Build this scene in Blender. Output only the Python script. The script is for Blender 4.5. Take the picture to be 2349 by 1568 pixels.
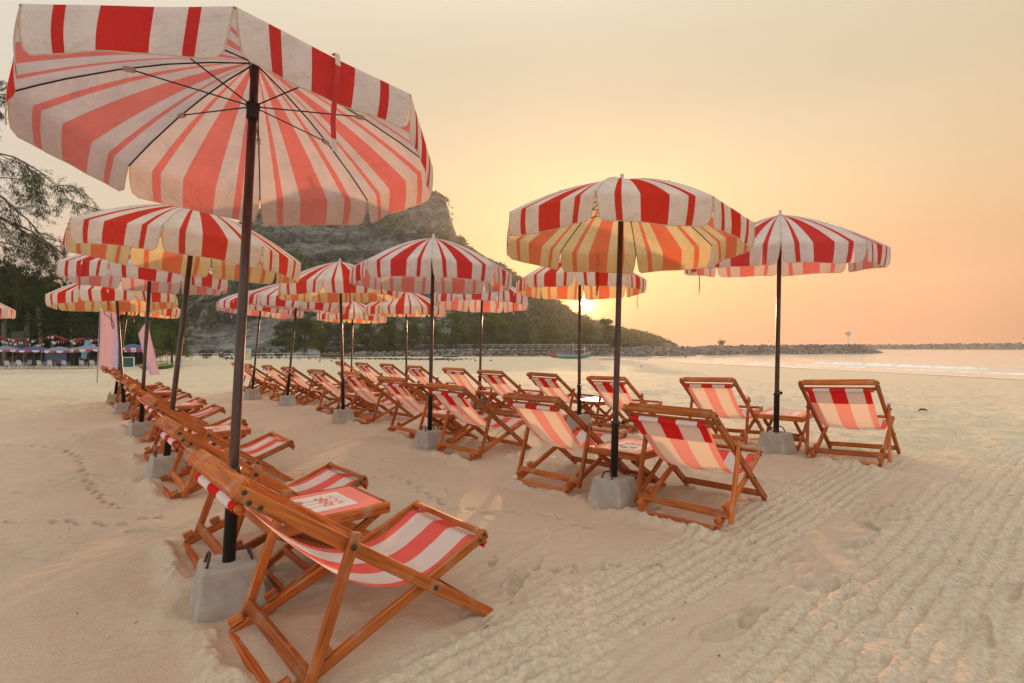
import bpy, bmesh, math, random
import numpy as np
from mathutils import Vector, Matrix

for o in list(bpy.data.objects):
    bpy.data.objects.remove(o)
scene = bpy.context.scene
COL = scene.collection
rnd = random.Random(7)
R_ = math.radians

# ------------------------------------------------------------------ camera
F = 1181.0; CX = 1174.5; HY = 792.0; EYE = 1.25      # focal length, centre and horizon in px of a 2349 px wide frame
cam_d = bpy.data.cameras.new('camera')
cam = bpy.data.objects.new('camera', cam_d); COL.objects.link(cam)
cam_d.sensor_width = 36.0
cam_d.lens = 36.0 * F / 2349.0
cam_d.clip_start = 0.05; cam_d.clip_end = 6000
cam.location = (0, 0, EYE)
cam.rotation_euler = (R_(90) + math.atan(8.0 / F), 0, 0)
scene.camera = cam

# ------------------------------------------------------------------ sun and sky
SUN_EL = math.atan((HY - 697) / F * math.cos(R_(7.4))); SUN_AZ = math.atan((1342 - CX) / F)
SUN_DIR = Vector((math.sin(SUN_AZ) * math.cos(SUN_EL), math.cos(SUN_AZ) * math.cos(SUN_EL), math.sin(SUN_EL)))
sun_d = bpy.data.lights.new('sun', 'SUN')
sun_d.energy = 4.6; sun_d.angle = R_(0.6); sun_d.color = (1.0, 0.56, 0.30)
sun = bpy.data.objects.new('sun', sun_d); COL.objects.link(sun)
sun.rotation_euler = (-SUN_DIR).to_track_quat('-Z', 'Y').to_euler()

world = bpy.data.worlds.new('World'); scene.world = world; world.use_nodes = True
wn = world.node_tree.nodes; wl = world.node_tree.links
wn.clear()
def wnode(t, **k):
    n = wn.new(t)
    for a, b in k.items(): setattr(n, a, b)
    return n
def wmath(op, a, b=None, c=None, clamp=False):
    n = wnode('ShaderNodeMath', operation=op); n.use_clamp = clamp
    for i, v in enumerate((a, b, c)):
        if v is None: continue
        if isinstance(v, (int, float)): n.inputs[i].default_value = v
        else: wl.new(v, n.inputs[i])
    return n.outputs[0]
def wmix(f, a, b, mode='MIX'):
    n = wnode('ShaderNodeMix', data_type='RGBA', blend_type=mode)
    n.clamp_result = False
    for i, v in ((0, f), (6, a), (7, b)):
        if isinstance(v, (int, float)): n.inputs[i].default_value = v
        elif isinstance(v, tuple): n.inputs[i].default_value = (*v, 1)
        else: wl.new(v, n.inputs[i])
    return n.outputs[2]
w_tc = wnode('ShaderNodeTexCoord')
w_sep = wnode('ShaderNodeSeparateXYZ'); wl.new(w_tc.outputs['Generated'], w_sep.inputs[0])
w_dot = wnode('ShaderNodeVectorMath', operation='DOT_PRODUCT'); wl.new(w_tc.outputs['Generated'], w_dot.inputs[0])
w_dot.inputs[1].default_value = SUN_DIR
DOT = w_dot.outputs['Value']
el = wmath('MAXIMUM', w_sep.outputs['Z'], 0.0)
def wramp(fac, stops):
    n = wnode('ShaderNodeValToRGB'); n.color_ramp.interpolation = 'B_SPLINE' if len(stops) > 3 else 'LINEAR'
    e = n.color_ramp.elements
    while len(e) < len(stops): e.new(0.5)
    for i, (p, c) in enumerate(stops): e[i].position = p; e[i].color = (*c, 1)
    wl.new(fac, n.inputs[0]); return n.outputs[0]
# hazy sunrise sky: orange at the horizon on the sun's side, mauve tan away from it, cream above
toward = wramp(el, [(0.0, (0.660, 0.262, 0.130)), (.08, (0.667, 0.264, 0.128)), (.17, (0.698, 0.385, 0.185)), (.28, (0.692, 0.543, 0.320)), (.40, (0.577, 0.493, 0.338)), (.56, (0.497, 0.430, 0.316)), (1.0, (1.340, 1.240, 1.100))])
away = wramp(el, [(0.0, (0.403, 0.218, 0.123)), (.10, (0.432, 0.236, 0.132)), (.28, (0.563, 0.380, 0.218)), (.44, (0.509, 0.413, 0.282)), (.60, (0.720, 0.639, 0.504)), (1.0, (1.340, 1.240, 1.100))])
left = wramp(el, [(0.0, (0.576, 0.446, 0.346)), (.20, (0.634, 0.533, 0.432)), (.40, (0.576, 0.518, 0.432)), (.60, (0.779, 0.703, 0.589)), (1.0, (1.340, 1.240, 1.100))])
away = wmix(wmath('MULTIPLY_ADD', w_sep.outputs['X'], -2.2, -.1, clamp=True), away, left)
side = wmath('MULTIPLY_ADD', DOT, 2.6, -1.55, clamp=True)
sky_c = wmix(side, away, toward)
back = wramp(el, [(0.0, (1.08, .96, .85)), (.15, (1.24, 1.13, 1.01)), (.4, (1.40, 1.29, 1.16)), (1.0, (1.34, 1.24, 1.10))])  # sky behind the camera and overhead brightened beyond the visible part, as ground fill
sky_c = wmix(wmath('MULTIPLY_ADD', DOT, -1.6, .55, clamp=True), sky_c, back)
g1 = wmath('POWER', wmath('MAXIMUM', DOT, 0.0), 26.0)
g2 = wmath('POWER', wmath('MAXIMUM', DOT, 0.0), 520.0)
g3 = wmath('POWER', wmath('MAXIMUM', DOT, 0.0), 5000.0)
def wscale(col, f):
    n = wnode('ShaderNodeVectorMath', operation='SCALE'); n.inputs[0].default_value = col; wl.new(f, n.inputs['Scale']); return n.outputs[0]
def wadd(a, b):
    n = wnode('ShaderNodeVectorMath', operation='ADD'); wl.new(a, n.inputs[0]); wl.new(b, n.inputs[1]); return n.outputs[0]
disc = wmath('GREATER_THAN', DOT, math.cos(R_(0.42)))
glow = wadd(wadd(wscale((.05, .05, .03), g1), wscale((.45, .24, .06), g2)), wadd(wscale((7.0, 3.4, 1.0), g3), wscale((40., 28., 14.), disc)))
hz_m = wnode('ShaderNodeMapping'); hz_m.inputs['Scale'].default_value = (1.0, 1.0, 5.0); wl.new(w_tc.outputs['Generated'], hz_m.inputs['Vector'])
hz_n = wnode('ShaderNodeTexNoise'); hz_n.inputs['Scale'].default_value = 2.6; hz_n.inputs['Detail'].default_value = 4; hz_n.inputs['Roughness'].default_value = .5; wl.new(hz_m.outputs[0], hz_n.inputs['Vector'])
hz_s = wnode('ShaderNodeVectorMath', operation='SCALE'); wl.new(sky_c, hz_s.inputs[0]); wl.new(wmath('MULTIPLY_ADD', hz_n.outputs['Fac'], .12, .92), hz_s.inputs['Scale'])
sky_c = wadd(hz_s.outputs[0], glow)
nish = wnode('ShaderNodeTexSky', sky_type='NISHITA')
nish.sun_disc = False; nish.sun_elevation = SUN_EL; nish.sun_rotation = SUN_AZ
nish.dust_density = 6.0; nish.air_density = 1.5; nish.ozone_density = 1.0
nb = wnode('ShaderNodeVectorMath', operation='SCALE'); wl.new(nish.outputs[0], nb.inputs[0]); nb.inputs['Scale'].default_value = 0.02
sky_c = wadd(sky_c, nb.outputs[0])
bg = wnode('ShaderNodeBackground'); wl.new(sky_c, bg.inputs['Color']); bg.inputs['Strength'].default_value = 1.0
wo = wnode('ShaderNodeOutputWorld'); wl.new(bg.outputs[0], wo.inputs['Surface'])
world.cycles.sampling_method = 'MANUAL'; world.cycles.sample_map_resolution = 2048

vs = scene.view_settings
scene.display_settings.display_device = 'sRGB'
vs.view_transform = 'Standard'; vs.look = 'None'; vs.exposure = 0.25; vs.gamma = 1.0; vs.use_curve_mapping = False
cy = scene.cycles
cy.use_denoising = True
try: cy.denoiser = 'OPENIMAGEDENOISE'
except Exception: pass
cy.max_bounces = 8; cy.diffuse_bounces = 4; cy.glossy_bounces = 3; cy.transmission_bounces = 5; cy.transparent_max_bounces = 8; cy.volume_bounces = 0
cy.sample_clamp_indirect = 6.0; cy.caustics_reflective = False; cy.caustics_refractive = False

# ------------------------------------------------------------------ small helpers
def tag(o, label=None, cat=None, group=None, kind=None):
    if label: o['label'] = label
    if cat: o['category'] = cat
    if group: o['group'] = group
    if kind: o['kind'] = kind
    return o
def empty(name, loc=(0, 0, 0), rz=0.0, scale=1.0):
    o = bpy.data.objects.new(name, None); COL.objects.link(o)
    o.location = loc; o.rotation_euler = (0, 0, rz); o.scale = (scale,) * 3; o.empty_display_size = 0.1
    return o
def link(name, me, parent=None, mat4=None):
    o = bpy.data.objects.new(name, me); COL.objects.link(o)
    if parent: o.parent = parent
    if mat4 is not None: o.matrix_local = mat4
    return o
def copy_tree(o, parent=None, skip=()):
    c = o.copy(); COL.objects.link(c); c.parent = parent
    for ch in o.children:
        if ch.name.split('.')[0] in skip: continue
        copy_tree(ch, c)
    return c
class MB:
    """collects faces of one mesh"""
    def __init__(s): s.v = []; s.f = []; s.m = []; s.uv = []; s.has_uv = False
    def face(s, idx, mat=0, uv=None):
        s.f.append(tuple(idx)); s.m.append(mat); s.uv.append(uv)
        if uv: s.has_uv = True
    def box(s, size, c=(0, 0, 0), M=None, mat=0, taper=1.0):
        x, y, z = size[0] / 2, size[1] / 2, size[2] / 2
        n = len(s.v)
        for k in (-1, 1):
            t = taper if k > 0 else 1.0
            for a, b in ((-1, -1), (1, -1), (1, 1), (-1, 1)):
                p = Vector((a * x * t, b * y * t, k * z))
                if M is not None: p = M @ p
                s.v.append((p.x + c[0], p.y + c[1], p.z + c[2]))
        for q in ((0, 3, 2, 1), (4, 5, 6, 7), (0, 1, 5, 4), (1, 2, 6, 5), (2, 3, 7, 6), (3, 0, 4, 7)):
            s.face([n + i for i in q], mat)
        return s
    def tube(s, pts, rad, seg=8, mat=0, cap=True):
        pts = [Vector(p) for p in pts]
        if not hasattr(rad, '__len__'): rad = [rad] * len(pts)
        n0 = len(s.v); prev = None
        for i, p in enumerate(pts):
            t = (pts[min(i + 1, len(pts) - 1)] - pts[max(i - 1, 0)])
            t = t.normalized() if t.length > 1e-9 else Vector((0, 0, 1))
            if prev is None:
                a = Vector((1, 0, 0)) if abs(t.x) < 0.9 else Vector((0, 1, 0))
                u = t.cross(a).normalized()
            else:
                u = (prev - t * prev.dot(t)); u = u.normalized() if u.length > 1e-6 else t.orthogonal().normalized()
            prev = u; w = t.cross(u)
            for k in range(seg):
                a = 2 * math.pi * k / seg
                q = p + (u * math.cos(a) + w * math.sin(a)) * rad[i]
                s.v.append(tuple(q))
        for i in range(len(pts) - 1):
            for k in range(seg):
                a = n0 + i * seg + k; b = n0 + i * seg + (k + 1) % seg
                s.face((a, b, b + seg, a + seg), mat)
        if cap:
            s.face([n0 + k for k in range(seg)][::-1], mat)
            s.face([n0 + (len(pts) - 1) * seg + k for k in range(seg)], mat)
        return s
    def lathe(s, prof, seg=16, c=(0, 0, 0), mat=0):
        n0 = len(s.v)
        for r, z in prof:
            for k in range(seg):
                a = 2 * math.pi * k / seg
                s.v.append((c[0] + r * math.cos(a), c[1] + r * math.sin(a), c[2] + z))
        for i in range(len(prof) - 1):
            for k in range(seg):
                a = n0 + i * seg + k; b = n0 + i * seg + (k + 1) % seg
                s.face((a, b, b + seg, a + seg), mat)
        s.face([n0 + k for k in range(seg)][::-1], mat); s.face([n0 + (len(prof) - 1) * seg + k for k in range(seg)], mat)
        return s
    def mesh(s, name, mats, smooth=False):
        me = bpy.data.meshes.new(name); me.from_pydata(s.v, [], s.f)
        for m in (mats if isinstance(mats, (list, tuple)) else [mats]): me.materials.append(m)
        me.polygons.foreach_set('material_index', s.m)
        if s.has_uv:
            l = me.uv_layers.new(name='UVMap'); i = 0
            for f, u in zip(s.f, s.uv):
                for k in range(len(f)):
                    l.data[i].uv = u[k] if u else (0, 0); i += 1
        if smooth: me.polygons.foreach_set('use_smooth', [True] * len(me.polygons))
        me.update(); return me
    def build(s, name, mats, parent=None, smooth=False, M=None):
        return link(name, s.mesh(name, mats, smooth), parent, M)
def arr_mesh(name, V, Q, mat, smooth=False):
    """mesh from numpy arrays: V (n,3), Q (m,k) faces all with k corners"""
    me = bpy.data.meshes.new(name); k = Q.shape[1]
    me.vertices.add(len(V)); me.vertices.foreach_set('co', np.ascontiguousarray(V, np.float32).ravel())
    me.loops.add(Q.size); me.loops.foreach_set('vertex_index', np.ascontiguousarray(Q, np.int32).ravel())
    me.polygons.add(len(Q)); me.polygons.foreach_set('loop_start', np.arange(0, Q.size, k, dtype=np.int32))
    me.polygons.foreach_set('loop_total', np.full(len(Q), k, np.int32))
    if smooth: me.polygons.foreach_set('use_smooth', np.ones(len(Q), bool))
    if mat: me.materials.append(mat)
    me.update(calc_edges=True); return me
def bevel_mesh(me, w, seg=1):
    bm = bmesh.new(); bm.from_mesh(me)
    bmesh.ops.bevel(bm, geom=list(bm.edges), offset=w, segments=seg, affect='EDGES', profile=0.6)
    bm.to_mesh(me); bm.free(); return me

# value noise in numpy
def _hash(ix, iy, seed):
    h = (ix.astype(np.int64) * 374761393 + iy.astype(np.int64) * 668265263 + seed * 1442695041) & 0x7fffffff
    h = ((h ^ (h >> 13)) * 1274126177) & 0x7fffffff
    return ((h ^ (h >> 16)) & 0xffff) / 65535.0
def vnoise(x, y, seed=0):
    x = np.asarray(x, float); y = np.asarray(y, float)
    ix = np.floor(x); iy = np.floor(y); fx = x - ix; fy = y - iy
    fx = fx * fx * (3 - 2 * fx); fy = fy * fy * (3 - 2 * fy)
    a = _hash(ix, iy, seed); b = _hash(ix + 1, iy, seed); c = _hash(ix, iy + 1, seed); d = _hash(ix + 1, iy + 1, seed)
    return (a + (b - a) * fx + (c - a) * fy + (a - b - c + d) * fx * fy) * 2 - 1
def fbm(x, y, oct=4, seed=0, gain=.5):
    s = 0; a = 1.0
    for i in range(oct):
        s = s + a * vnoise(x * 2 ** i + 17.3 * i, y * 2 ** i - 9.1 * i, seed + i); a *= gain
    return s
def sstep(x, a, b):
    t = np.clip((x - a) / (b - a), 0, 1); return t * t * (3 - 2 * t)

# ------------------------------------------------------------------ materials
class MT:
    def __init__(s, name):
        s.m = bpy.data.materials.new(name); s.m.use_nodes = True
        s.nt = s.m.node_tree; s.nt.nodes.clear(); s.out = s.nt.nodes.new('ShaderNodeOutputMaterial')
    def n(s, t, **k):
        n = s.nt.nodes.new(t)
        for a, b in k.items():
            if a == 'ins':
                for kk, v in b.items():
                    if hasattr(v, 'links') or hasattr(v, 'is_linked'): s.nt.links.new(v, n.inputs[kk])
                    else: n.inputs[kk].default_value = v
            else: setattr(n, a, b)
        return n
    def l(s, a, b): s.nt.links.new(a, b)
    def math(s, op, a, b=None, c=None, clamp=False):
        n = s.n('ShaderNodeMath', operation=op); n.use_clamp = clamp
        for i, v in enumerate((a, b, c)):
            if v is None: continue
            if isinstance(v, (int, float)): n.inputs[i].default_value = v
            else: s.l(v, n.inputs[i])
        return n.outputs[0]
    def mix(s, f, a, b, mode='MIX'):
        n = s.n('ShaderNodeMix', data_type='RGBA', blend_type=mode)
        for i, v in ((0, f), (6, a), (7, b)):
            if isinstance(v, (int, float)): n.inputs[i].default_value = v
            elif isinstance(v, tuple): n.inputs[i].default_value = (*v[:3], 1)
            else: s.l(v, n.inputs[i])
        return n.outputs[2]
    def ramp(s, f, stops, interp='LINEAR'):
        n = s.n('ShaderNodeValToRGB'); n.color_ramp.interpolation = interp
        e = n.color_ramp.elements
        while len(e) < len(stops): e.new(0.5)
        for i, (p, c) in enumerate(stops):
            e[i].position = p; e[i].color = (*c, 1) if hasattr(c, '__len__') else (c, c, c, 1)
        s.l(f, n.inputs[0]); return n.outputs[0]
    def noise(s, scale, detail=4, vec=None, rough=.55, dist=0):
        n = s.n('ShaderNodeTexNoise'); n.inputs['Scale'].default_value = scale; n.inputs['Detail'].default_value = detail
        n.inputs['Roughness'].default_value = rough; n.inputs['Distortion'].default_value = dist
        if vec is not None: s.l(vec, n.inputs['Vector'])
        return n.outputs['Fac']
    def coord(s, which='Object', scale=None):
        n = s.n('ShaderNodeTexCoord').outputs[which]
        if scale:
            m = s.n('ShaderNodeMapping'); m.inputs['Scale'].default_value = scale; s.l(n, m.inputs['Vector']); return m.outputs[0]
        return n
    def rand(s): return s.n('ShaderNodeObjectInfo').outputs['Random']
    def bump(s, h, strength=.3, dist=.01):
        n = s.n('ShaderNodeBump'); n.inputs['Strength'].default_value = strength; n.inputs['Distance'].default_value = dist
        s.l(h, n.inputs['Height']); return n.outputs[0]
    def pbr(s, col, rough=.6, bump=None, metal=0.0, spec=.5):
        p = s.n('ShaderNodeBsdfPrincipled')
        for k, v in (('Base Color', col), ('Roughness', rough), ('Metallic', metal), ('Specular IOR Level', spec)):
            if isinstance(v, tuple): p.inputs[k].default_value = (*v[:3], 1)
            elif isinstance(v, (int, float)): p.inputs[k].default_value = v
            else: s.l(v, p.inputs[k])
        if bump is not None: s.l(bump, p.inputs['Normal'])
        s.l(p.outputs[0], s.out.inputs[0]); return s.m
    def sides(s, outer, inner):
        # cloth printed on one face only: the other face of the weave is paler
        g = s.n('ShaderNodeNewGeometry').outputs['Backfacing']
        return s.mix(g, outer, inner)
    def cloth(s, col, tcol, t=.45, bump=None, gloss=0.0):
        d = s.n('ShaderNodeBsdfDiffuse'); tr = s.n('ShaderNodeBsdfTranslucent'); mx = s.n('ShaderNodeMixShader')
        for node, v in ((d, col), (tr, tcol)):
            if isinstance(v, tuple): node.inputs[0].default_value = (*v[:3], 1)
            else: s.l(v, node.inputs[0])
            if bump is not None: s.l(bump, node.inputs['Normal'])
        mx.inputs[0].default_value = t; s.l(d.outputs[0], mx.inputs[1]); s.l(tr.outputs[0], mx.inputs[2])
        s.l(mx.outputs[0], s.out.inputs[0]); return s.m
def flat(name, col, rough=.6, metal=0.0, var=.12, scale=6.0):
    t = MT(name); nz = t.noise(scale, 4, t.coord('Object'))
    c = t.mix(t.ramp(nz, [(.3, 0.0), (.7, 1.0)]), tuple(x * (1 - var) for x in col), tuple(min(1, x * (1 + var)) for x in col))
    return t.pbr(c, rough, None, metal)

def mat_wood():
    t = MT('teak_wood'); co = t.coord('Object')
    mp = t.n('ShaderNodeMapping'); mp.inputs['Scale'].default_value = (1.2, 26, 26); t.l(co, mp.inputs['Vector'])
    off = t.n('ShaderNodeVectorMath', operation='ADD'); t.l(mp.outputs[0], off.inputs[0])
    cmb = t.n('ShaderNodeCombineXYZ'); rr = t.math('MULTIPLY', t.rand(), 40.0); t.l(rr, cmb.inputs[0]); t.l(rr, cmb.inputs[1]); t.l(cmb.outputs[0], off.inputs[1])
    g = t.noise(1.6, 5, off.outputs[0], .6, 1.2)
    c = t.ramp(g, [(.28, (.17, .036, .008)), (.5, (.40, .098, .018)), (.72, (.57, .175, .034))])
    big = t.noise(2.2, 3, co)
    c = t.mix(t.ramp(big, [(.40, 0.0), (.80, .40)]), c, (.42, .17, .055))
    dirt = t.noise(9, 5, co)
    c = t.mix(t.ramp(dirt, [(.54, 0.0), (.74, .50)]), c, (.38, .28, .19))
    hv = t.n('ShaderNodeHueSaturation'); t.l(c, hv.inputs['Color']); hv.inputs['Value'].default_value = 1.0
    t.l(t.math('MULTIPLY_ADD', t.rand(), .55, .70), hv.inputs['Value'])
    return t.pbr(hv.outputs[0], .64, t.bump(g, .3, .004), 0, .22)
WOOD = mat_wood()
def stripe_mask(t, u, bands, soft=.004):
    """1 inside any of the (a,b) bands of the coordinate u"""
    tot = None
    for a, b in bands:
        m = t.math('MULTIPLY', t.math('GREATER_THAN', u, a), t.math('LESS_THAN', u, b))
        tot = m if tot is None else t.math('MAXIMUM', tot, m)
    return tot
def mat_canopy(name, TW, TR, IW, IR):
    t = MT(name); uv = t.n('ShaderNodeUVMap').outputs[0]
    sp = t.n('ShaderNodeSeparateXYZ'); t.l(uv, sp.inputs[0]); u = sp.outputs[0]; v = sp.outputs[1]
    red = stripe_mask(t, u, [(.155, .215), (.375, .625), (.785, .845)])
    hem = t.math('MAXIMUM', t.math('GREATER_THAN', v, 1.972), t.math('MULTIPLY', t.math('GREATER_THAN', v, 1.0), t.math('MAXIMUM', t.math('LESS_THAN', u, .012), t.math('GREATER_THAN', u, .988))))
    dn = t.noise(5.0, 6, t.coord('Object'), .65)
    dirt = t.ramp(dn, [(.42, 0.0), (.68, 1.0)])
    spots = t.ramp(t.noise(42, 2, t.coord('Object')), [(.70, 0.0), (.76, .5)])
    white = t.mix(t.math('MULTIPLY', dirt, .38), (.80, .74, .68), (.56, .49, .42))
    white = t.mix(spots, white, (.34, .28, .22))
    redc = t.mix(t.math('MULTIPLY', dirt, .35), (.60, .012, .014), (.38, .014, .016))
    c = t.mix(red, white, redc); c = t.mix(t.math('MULTIPLY', t.rand(), .07), c, (.55, .40, .36)); seam = t.math('MAXIMUM', t.math('LESS_THAN', u, .008), t.math('GREATER_THAN', u, .992)); c = t.mix(t.math('MULTIPLY', seam, .5), c, (.40, .33, .27)); c = t.mix(hem, c, (.58, .50, .36))
    c = t.sides(c, t.mix(hem, t.mix(red, t.mix(t.math('MULTIPLY', dirt, .5), IW, tuple(x * .7 for x in IW)), t.mix(t.math('MULTIPLY', dirt, .5), IR, tuple(x * .72 for x in IR))), (.55, .42, .28)))
    tw = t.mix(t.math('MULTIPLY', dirt, .55), TW, tuple(x * .74 for x in TW))
    tr = t.mix(t.math('MULTIPLY', dirt, .4), TR, tuple(x * .78 for x in TR))
    tc = t.mix(red, tw, tr); tc = t.mix(hem, tc, (.55, .40, .24))
    nz = t.noise(4.5, 5, t.coord('Object'), .6, 1.2)
    return t.cloth(c, tc, .48, t.bump(nz, .75, .035))
CANOPY = mat_canopy('canopy_cloth', (.64, .525, .50), (.68, .135, .12), (.60, .51, .48), (.68, .40, .37))
CANOPY_OLD = mat_canopy('canopy_cloth_yellowed', (.78, .60, .32), (.78, .15, .065), (.70, .58, .37), (.72, .37, .24))
def mat_sling():
    t = MT('sling_canvas'); uv = t.n('ShaderNodeUVMap').outputs[0]
    sp = t.n('ShaderNodeSeparateXYZ'); t.l(uv, sp.inputs[0]); u = sp.outputs[0]
    red = stripe_mask(t, u, [(-.1, .10), (.375, .625), (.90, 1.1)])
    dn = t.noise(7, 5, t.coord('Object')); dirt = t.ramp(dn, [(.5, 0.0), (.75, .6)])
    c = t.mix(red, t.mix(dirt, (.84, .78, .74), (.62, .55, .50)), t.mix(dirt, (.95, .10, .09), (.80, .085, .075)))
    c = t.mix(t.math('MULTIPLY', t.rand(), .10), c, (.74, .52, .46))
    c = t.sides(c, t.mix(red, (.74, .62, .50), (.78, .36, .27)))
    tc = t.mix(red, (.90, .71, .57), (.92, .34, .28))
    wv = t.noise(260, 2, t.coord('Object'))
    return t.cloth(c, tc, .47, t.bump(wv, .15, .002))
SLING = mat_sling()
def mat_roll():
    t = MT('rolled_canvas'); uv = t.n('ShaderNodeUVMap').outputs[0]
    sp = t.n('ShaderNodeSeparateXYZ'); t.l(uv, sp.inputs[0])
    red = stripe_mask(t, sp.outputs[0], [(-.1, .10), (.375, .625), (.90, 1.1)])
    cc = t.mix(red, (.82, .74, .68), (.74, .03, .03)); return t.cloth(cc, cc, .22)
ROLL = mat_roll()
def mat_pole():
    t = MT('umbrella_pole_wood'); co = t.coord('Object', (8, 8, 1.4))
    g = t.noise(4, 5, co, .6, .6)
    c = t.ramp(g, [(.3, (.020, .008, .005)), (.55, (.065, .022, .010)), (.8, (.17, .065, .028))])
    return t.pbr(c, .38, t.bump(g, .3, .004))
POLE = mat_pole()
BLACK = flat('black_painted_metal', (.012, .011, .010), .42, 0.0, .3, 20)
STEEL = flat('dark_bolt_steel', (.05, .055, .05), .4, .8)
RUST = flat('rusty_rebar', (.07, .035, .02), .7, .3, .4, 30)
FINIAL = flat('grey_plastic', (.45, .44, .44), .5)
STRAPR = flat('red_webbing', (.42, .012, .012), .8); STRAPW = flat('pale_webbing', (.5, .40, .34), .8)
def mat_concrete():
    t = MT('cast_concrete'); co = t.coord('Object')
    n1 = t.noise(5, 6, co, .65); n2 = t.noise(60, 3, co)
    c = t.ramp(n1, [(.3, (.27, .235, .19)), (.55, (.39, .345, .285)), (.75, (.50, .445, .37))])
    c = t.mix(t.ramp(n2, [(.66, 0.0), (.72, .6)]), c, (.16, .14, .12))
    return t.pbr(c, .85, t.bump(t.math('ADD', n1, t.math('MULTIPLY', n2, .3)), .4, .012))
CONCRETE = mat_concrete()
CORAL = flat('coral_laminate', (.84, .20, .16), .38, 0, .05, 3)
PRINTW = flat('print_white', (.76, .66, .58), .45, 0, .06, 5); PRINTP = flat('print_plum', (.36, .12, .13), .5); PRINTC = flat('print_coral', (.80, .16, .12), .45)
def mat_leaf(name, c1, c2, t_=.3):
    t = MT(name); nz = t.noise(.35, 3, t.coord('Object')); hi = t.noise(3.0, 2, t.coord('Object'))
    f = t.math('ADD', t.math('MULTIPLY', nz, .7), t.math('MULTIPLY', hi, .3))
    c = t.mix(t.ramp(f, [(.38, 0.0), (.62, 1.0)]), c1, c2)
    return t.cloth(c, c, t_)
LEAF_CAS = mat_leaf('casuarina_needles', (.060, .088, .024), (.150, .180, .050), .4)
LEAF_CASN = mat_leaf('casuarina_needles_near', (.020, .028, .009), (.062, .074, .022), .3)
LEAF_PALM = mat_leaf('palm_leaflets', (.016, .028, .008), (.055, .078, .022), .3)
LEAF_DARK = mat_leaf('broad_leaves', (.016, .030, .009), (.060, .098, .024), .25)
LEAF_HILL = mat_leaf('hill_shrub_leaves', (.035, .052, .018), (.105, .130, .045), .25)
BARK = flat('bark', (.085, .060, .042), .9, 0, .4, 3); BARKP = flat('palm_bark', (.15, .11, .08), .9, 0, .3, 4)
ROCKM = None
def mat_rock():
    t = MT('granite_boulder'); co = t.coord('Object')
    n = t.noise(1.6, 6, co, .6); m = t.noise(.9, 2, co)
    c = t.ramp(n, [(.3, (.060, .052, .044)), (.5, (.125, .108, .092)), (.72, (.215, .188, .158))])
    hv = t.n('ShaderNodeHueSaturation'); t.l(c, hv.inputs['Color']); t.l(t.math('MULTIPLY_ADD', t.rand(), .8, .6), hv.inputs['Value'])
    return t.pbr(hv.outputs[0], .85, t.bump(n, .7, .25))
ROCKM = mat_rock()

# ------------------------------------------------------------------ ground shape
SEA = -2.25
SHORE = np.array([(140, -60), (92, 0), (69, 24), (53, 52), (49, 65), (42, 84), (35, 101), (29, 115), (26, 124), (28, 131), (36, 140), (48, 165), (62, 205), (70, 230)], float)
def shore_dist(x, y):
    """signed distance to the waterline, positive on the land"""
    best = np.full(np.shape(x), 1e9); sign = np.ones(np.shape(x))
    for i in range(len(SHORE) - 1):
        a = SHORE[i]; d = SHORE[i + 1] - a; L2 = d @ d
        t = np.clip(((x - a[0]) * d[0] + (y - a[1]) * d[1]) / L2, 0, 1)
        qx = x - a[0] - t * d[0]; qy = y - a[1] - t * d[1]; dd = np.hypot(qx, qy)
        cr = d[0] * (y - a[1]) - d[1] * (x - a[0])
        m = dd < best; best = np.where(m, dd, best); sign = np.where(m, np.where(cr > 0, 1.0, -1.0), sign)
    return best * sign
def base_h(x, y):
    x = np.asarray(x, float); y = np.asarray(y, float)
    yy = np.hypot(y, np.maximum(np.abs(x) - 8, 0) * .55) * np.where(y < 0, -1, 1)
    prof = -1.4 * sstep(yy, 11, 60) - .62 * sstep(yy, 58, 125)
    sd = shore_dist(x, y)
    sh = np.where(sd > 0, SEA + .036 * sd, SEA + .05 * sd)
    k = .25
    h = -np.log(np.exp(-prof / k) + np.exp(-np.maximum(sh, -12) / k)) * k + np.where(sd > 40, 0, 0)
    h = np.where(sd > 60, prof, np.minimum(h, prof))
    h = np.maximum(h, -9)
    h = h + .10 * np.exp(-((x - 3.4) ** 2 + (y - 5.4) ** 2) / 2.2)
    return h
def zg(x, y): return float(base_h(np.array([x]), np.array([y]))[0])

D2 = np.array([.763, .646]); D1 = np.array([-.646, .763])
# deck chairs: x, y, heading in degrees, height of the sand under them
CHAIRS = {
 'left': [(-.72, 2.26, 43), (-1.56, 3.26, 41), (-2.62, 4.60, 41), (-3.72, 5.92, 40), (-4.55, 6.95, 42), (-5.40, 7.95, 40), (-6.30, 9.0, 41), (-7.1, 10.0, 39), (-7.75, 10.6, 41), (-8.55, 11.6, 40)],
 'middle': [(1.41, 3.91, 48), (.53, 4.83, 46.5), (-.39, 6.04, 47), (-1.27, 7.33, 46), (-2.25, 8.58, 47), (-3.22, 9.82, 45), (-4.27, 11.05, 46), (-5.14, 12.0, 43), (-6.22, 13.15, 43), (-7.05, 14.2, 42)],
 'right': [(3.52, 5.32, 46.5), (2.69, 6.50, 47.5), (1.71, 7.68, 46), (.86, 8.65, 46), (0, 9.32, 44), (-.76, 10.2, 43), (-1.70, 11.32, 43), (-2.50, 12.2, 41), (-3.42, 13.3, 41), (-4.3, 14.4, 41)],
}
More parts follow.
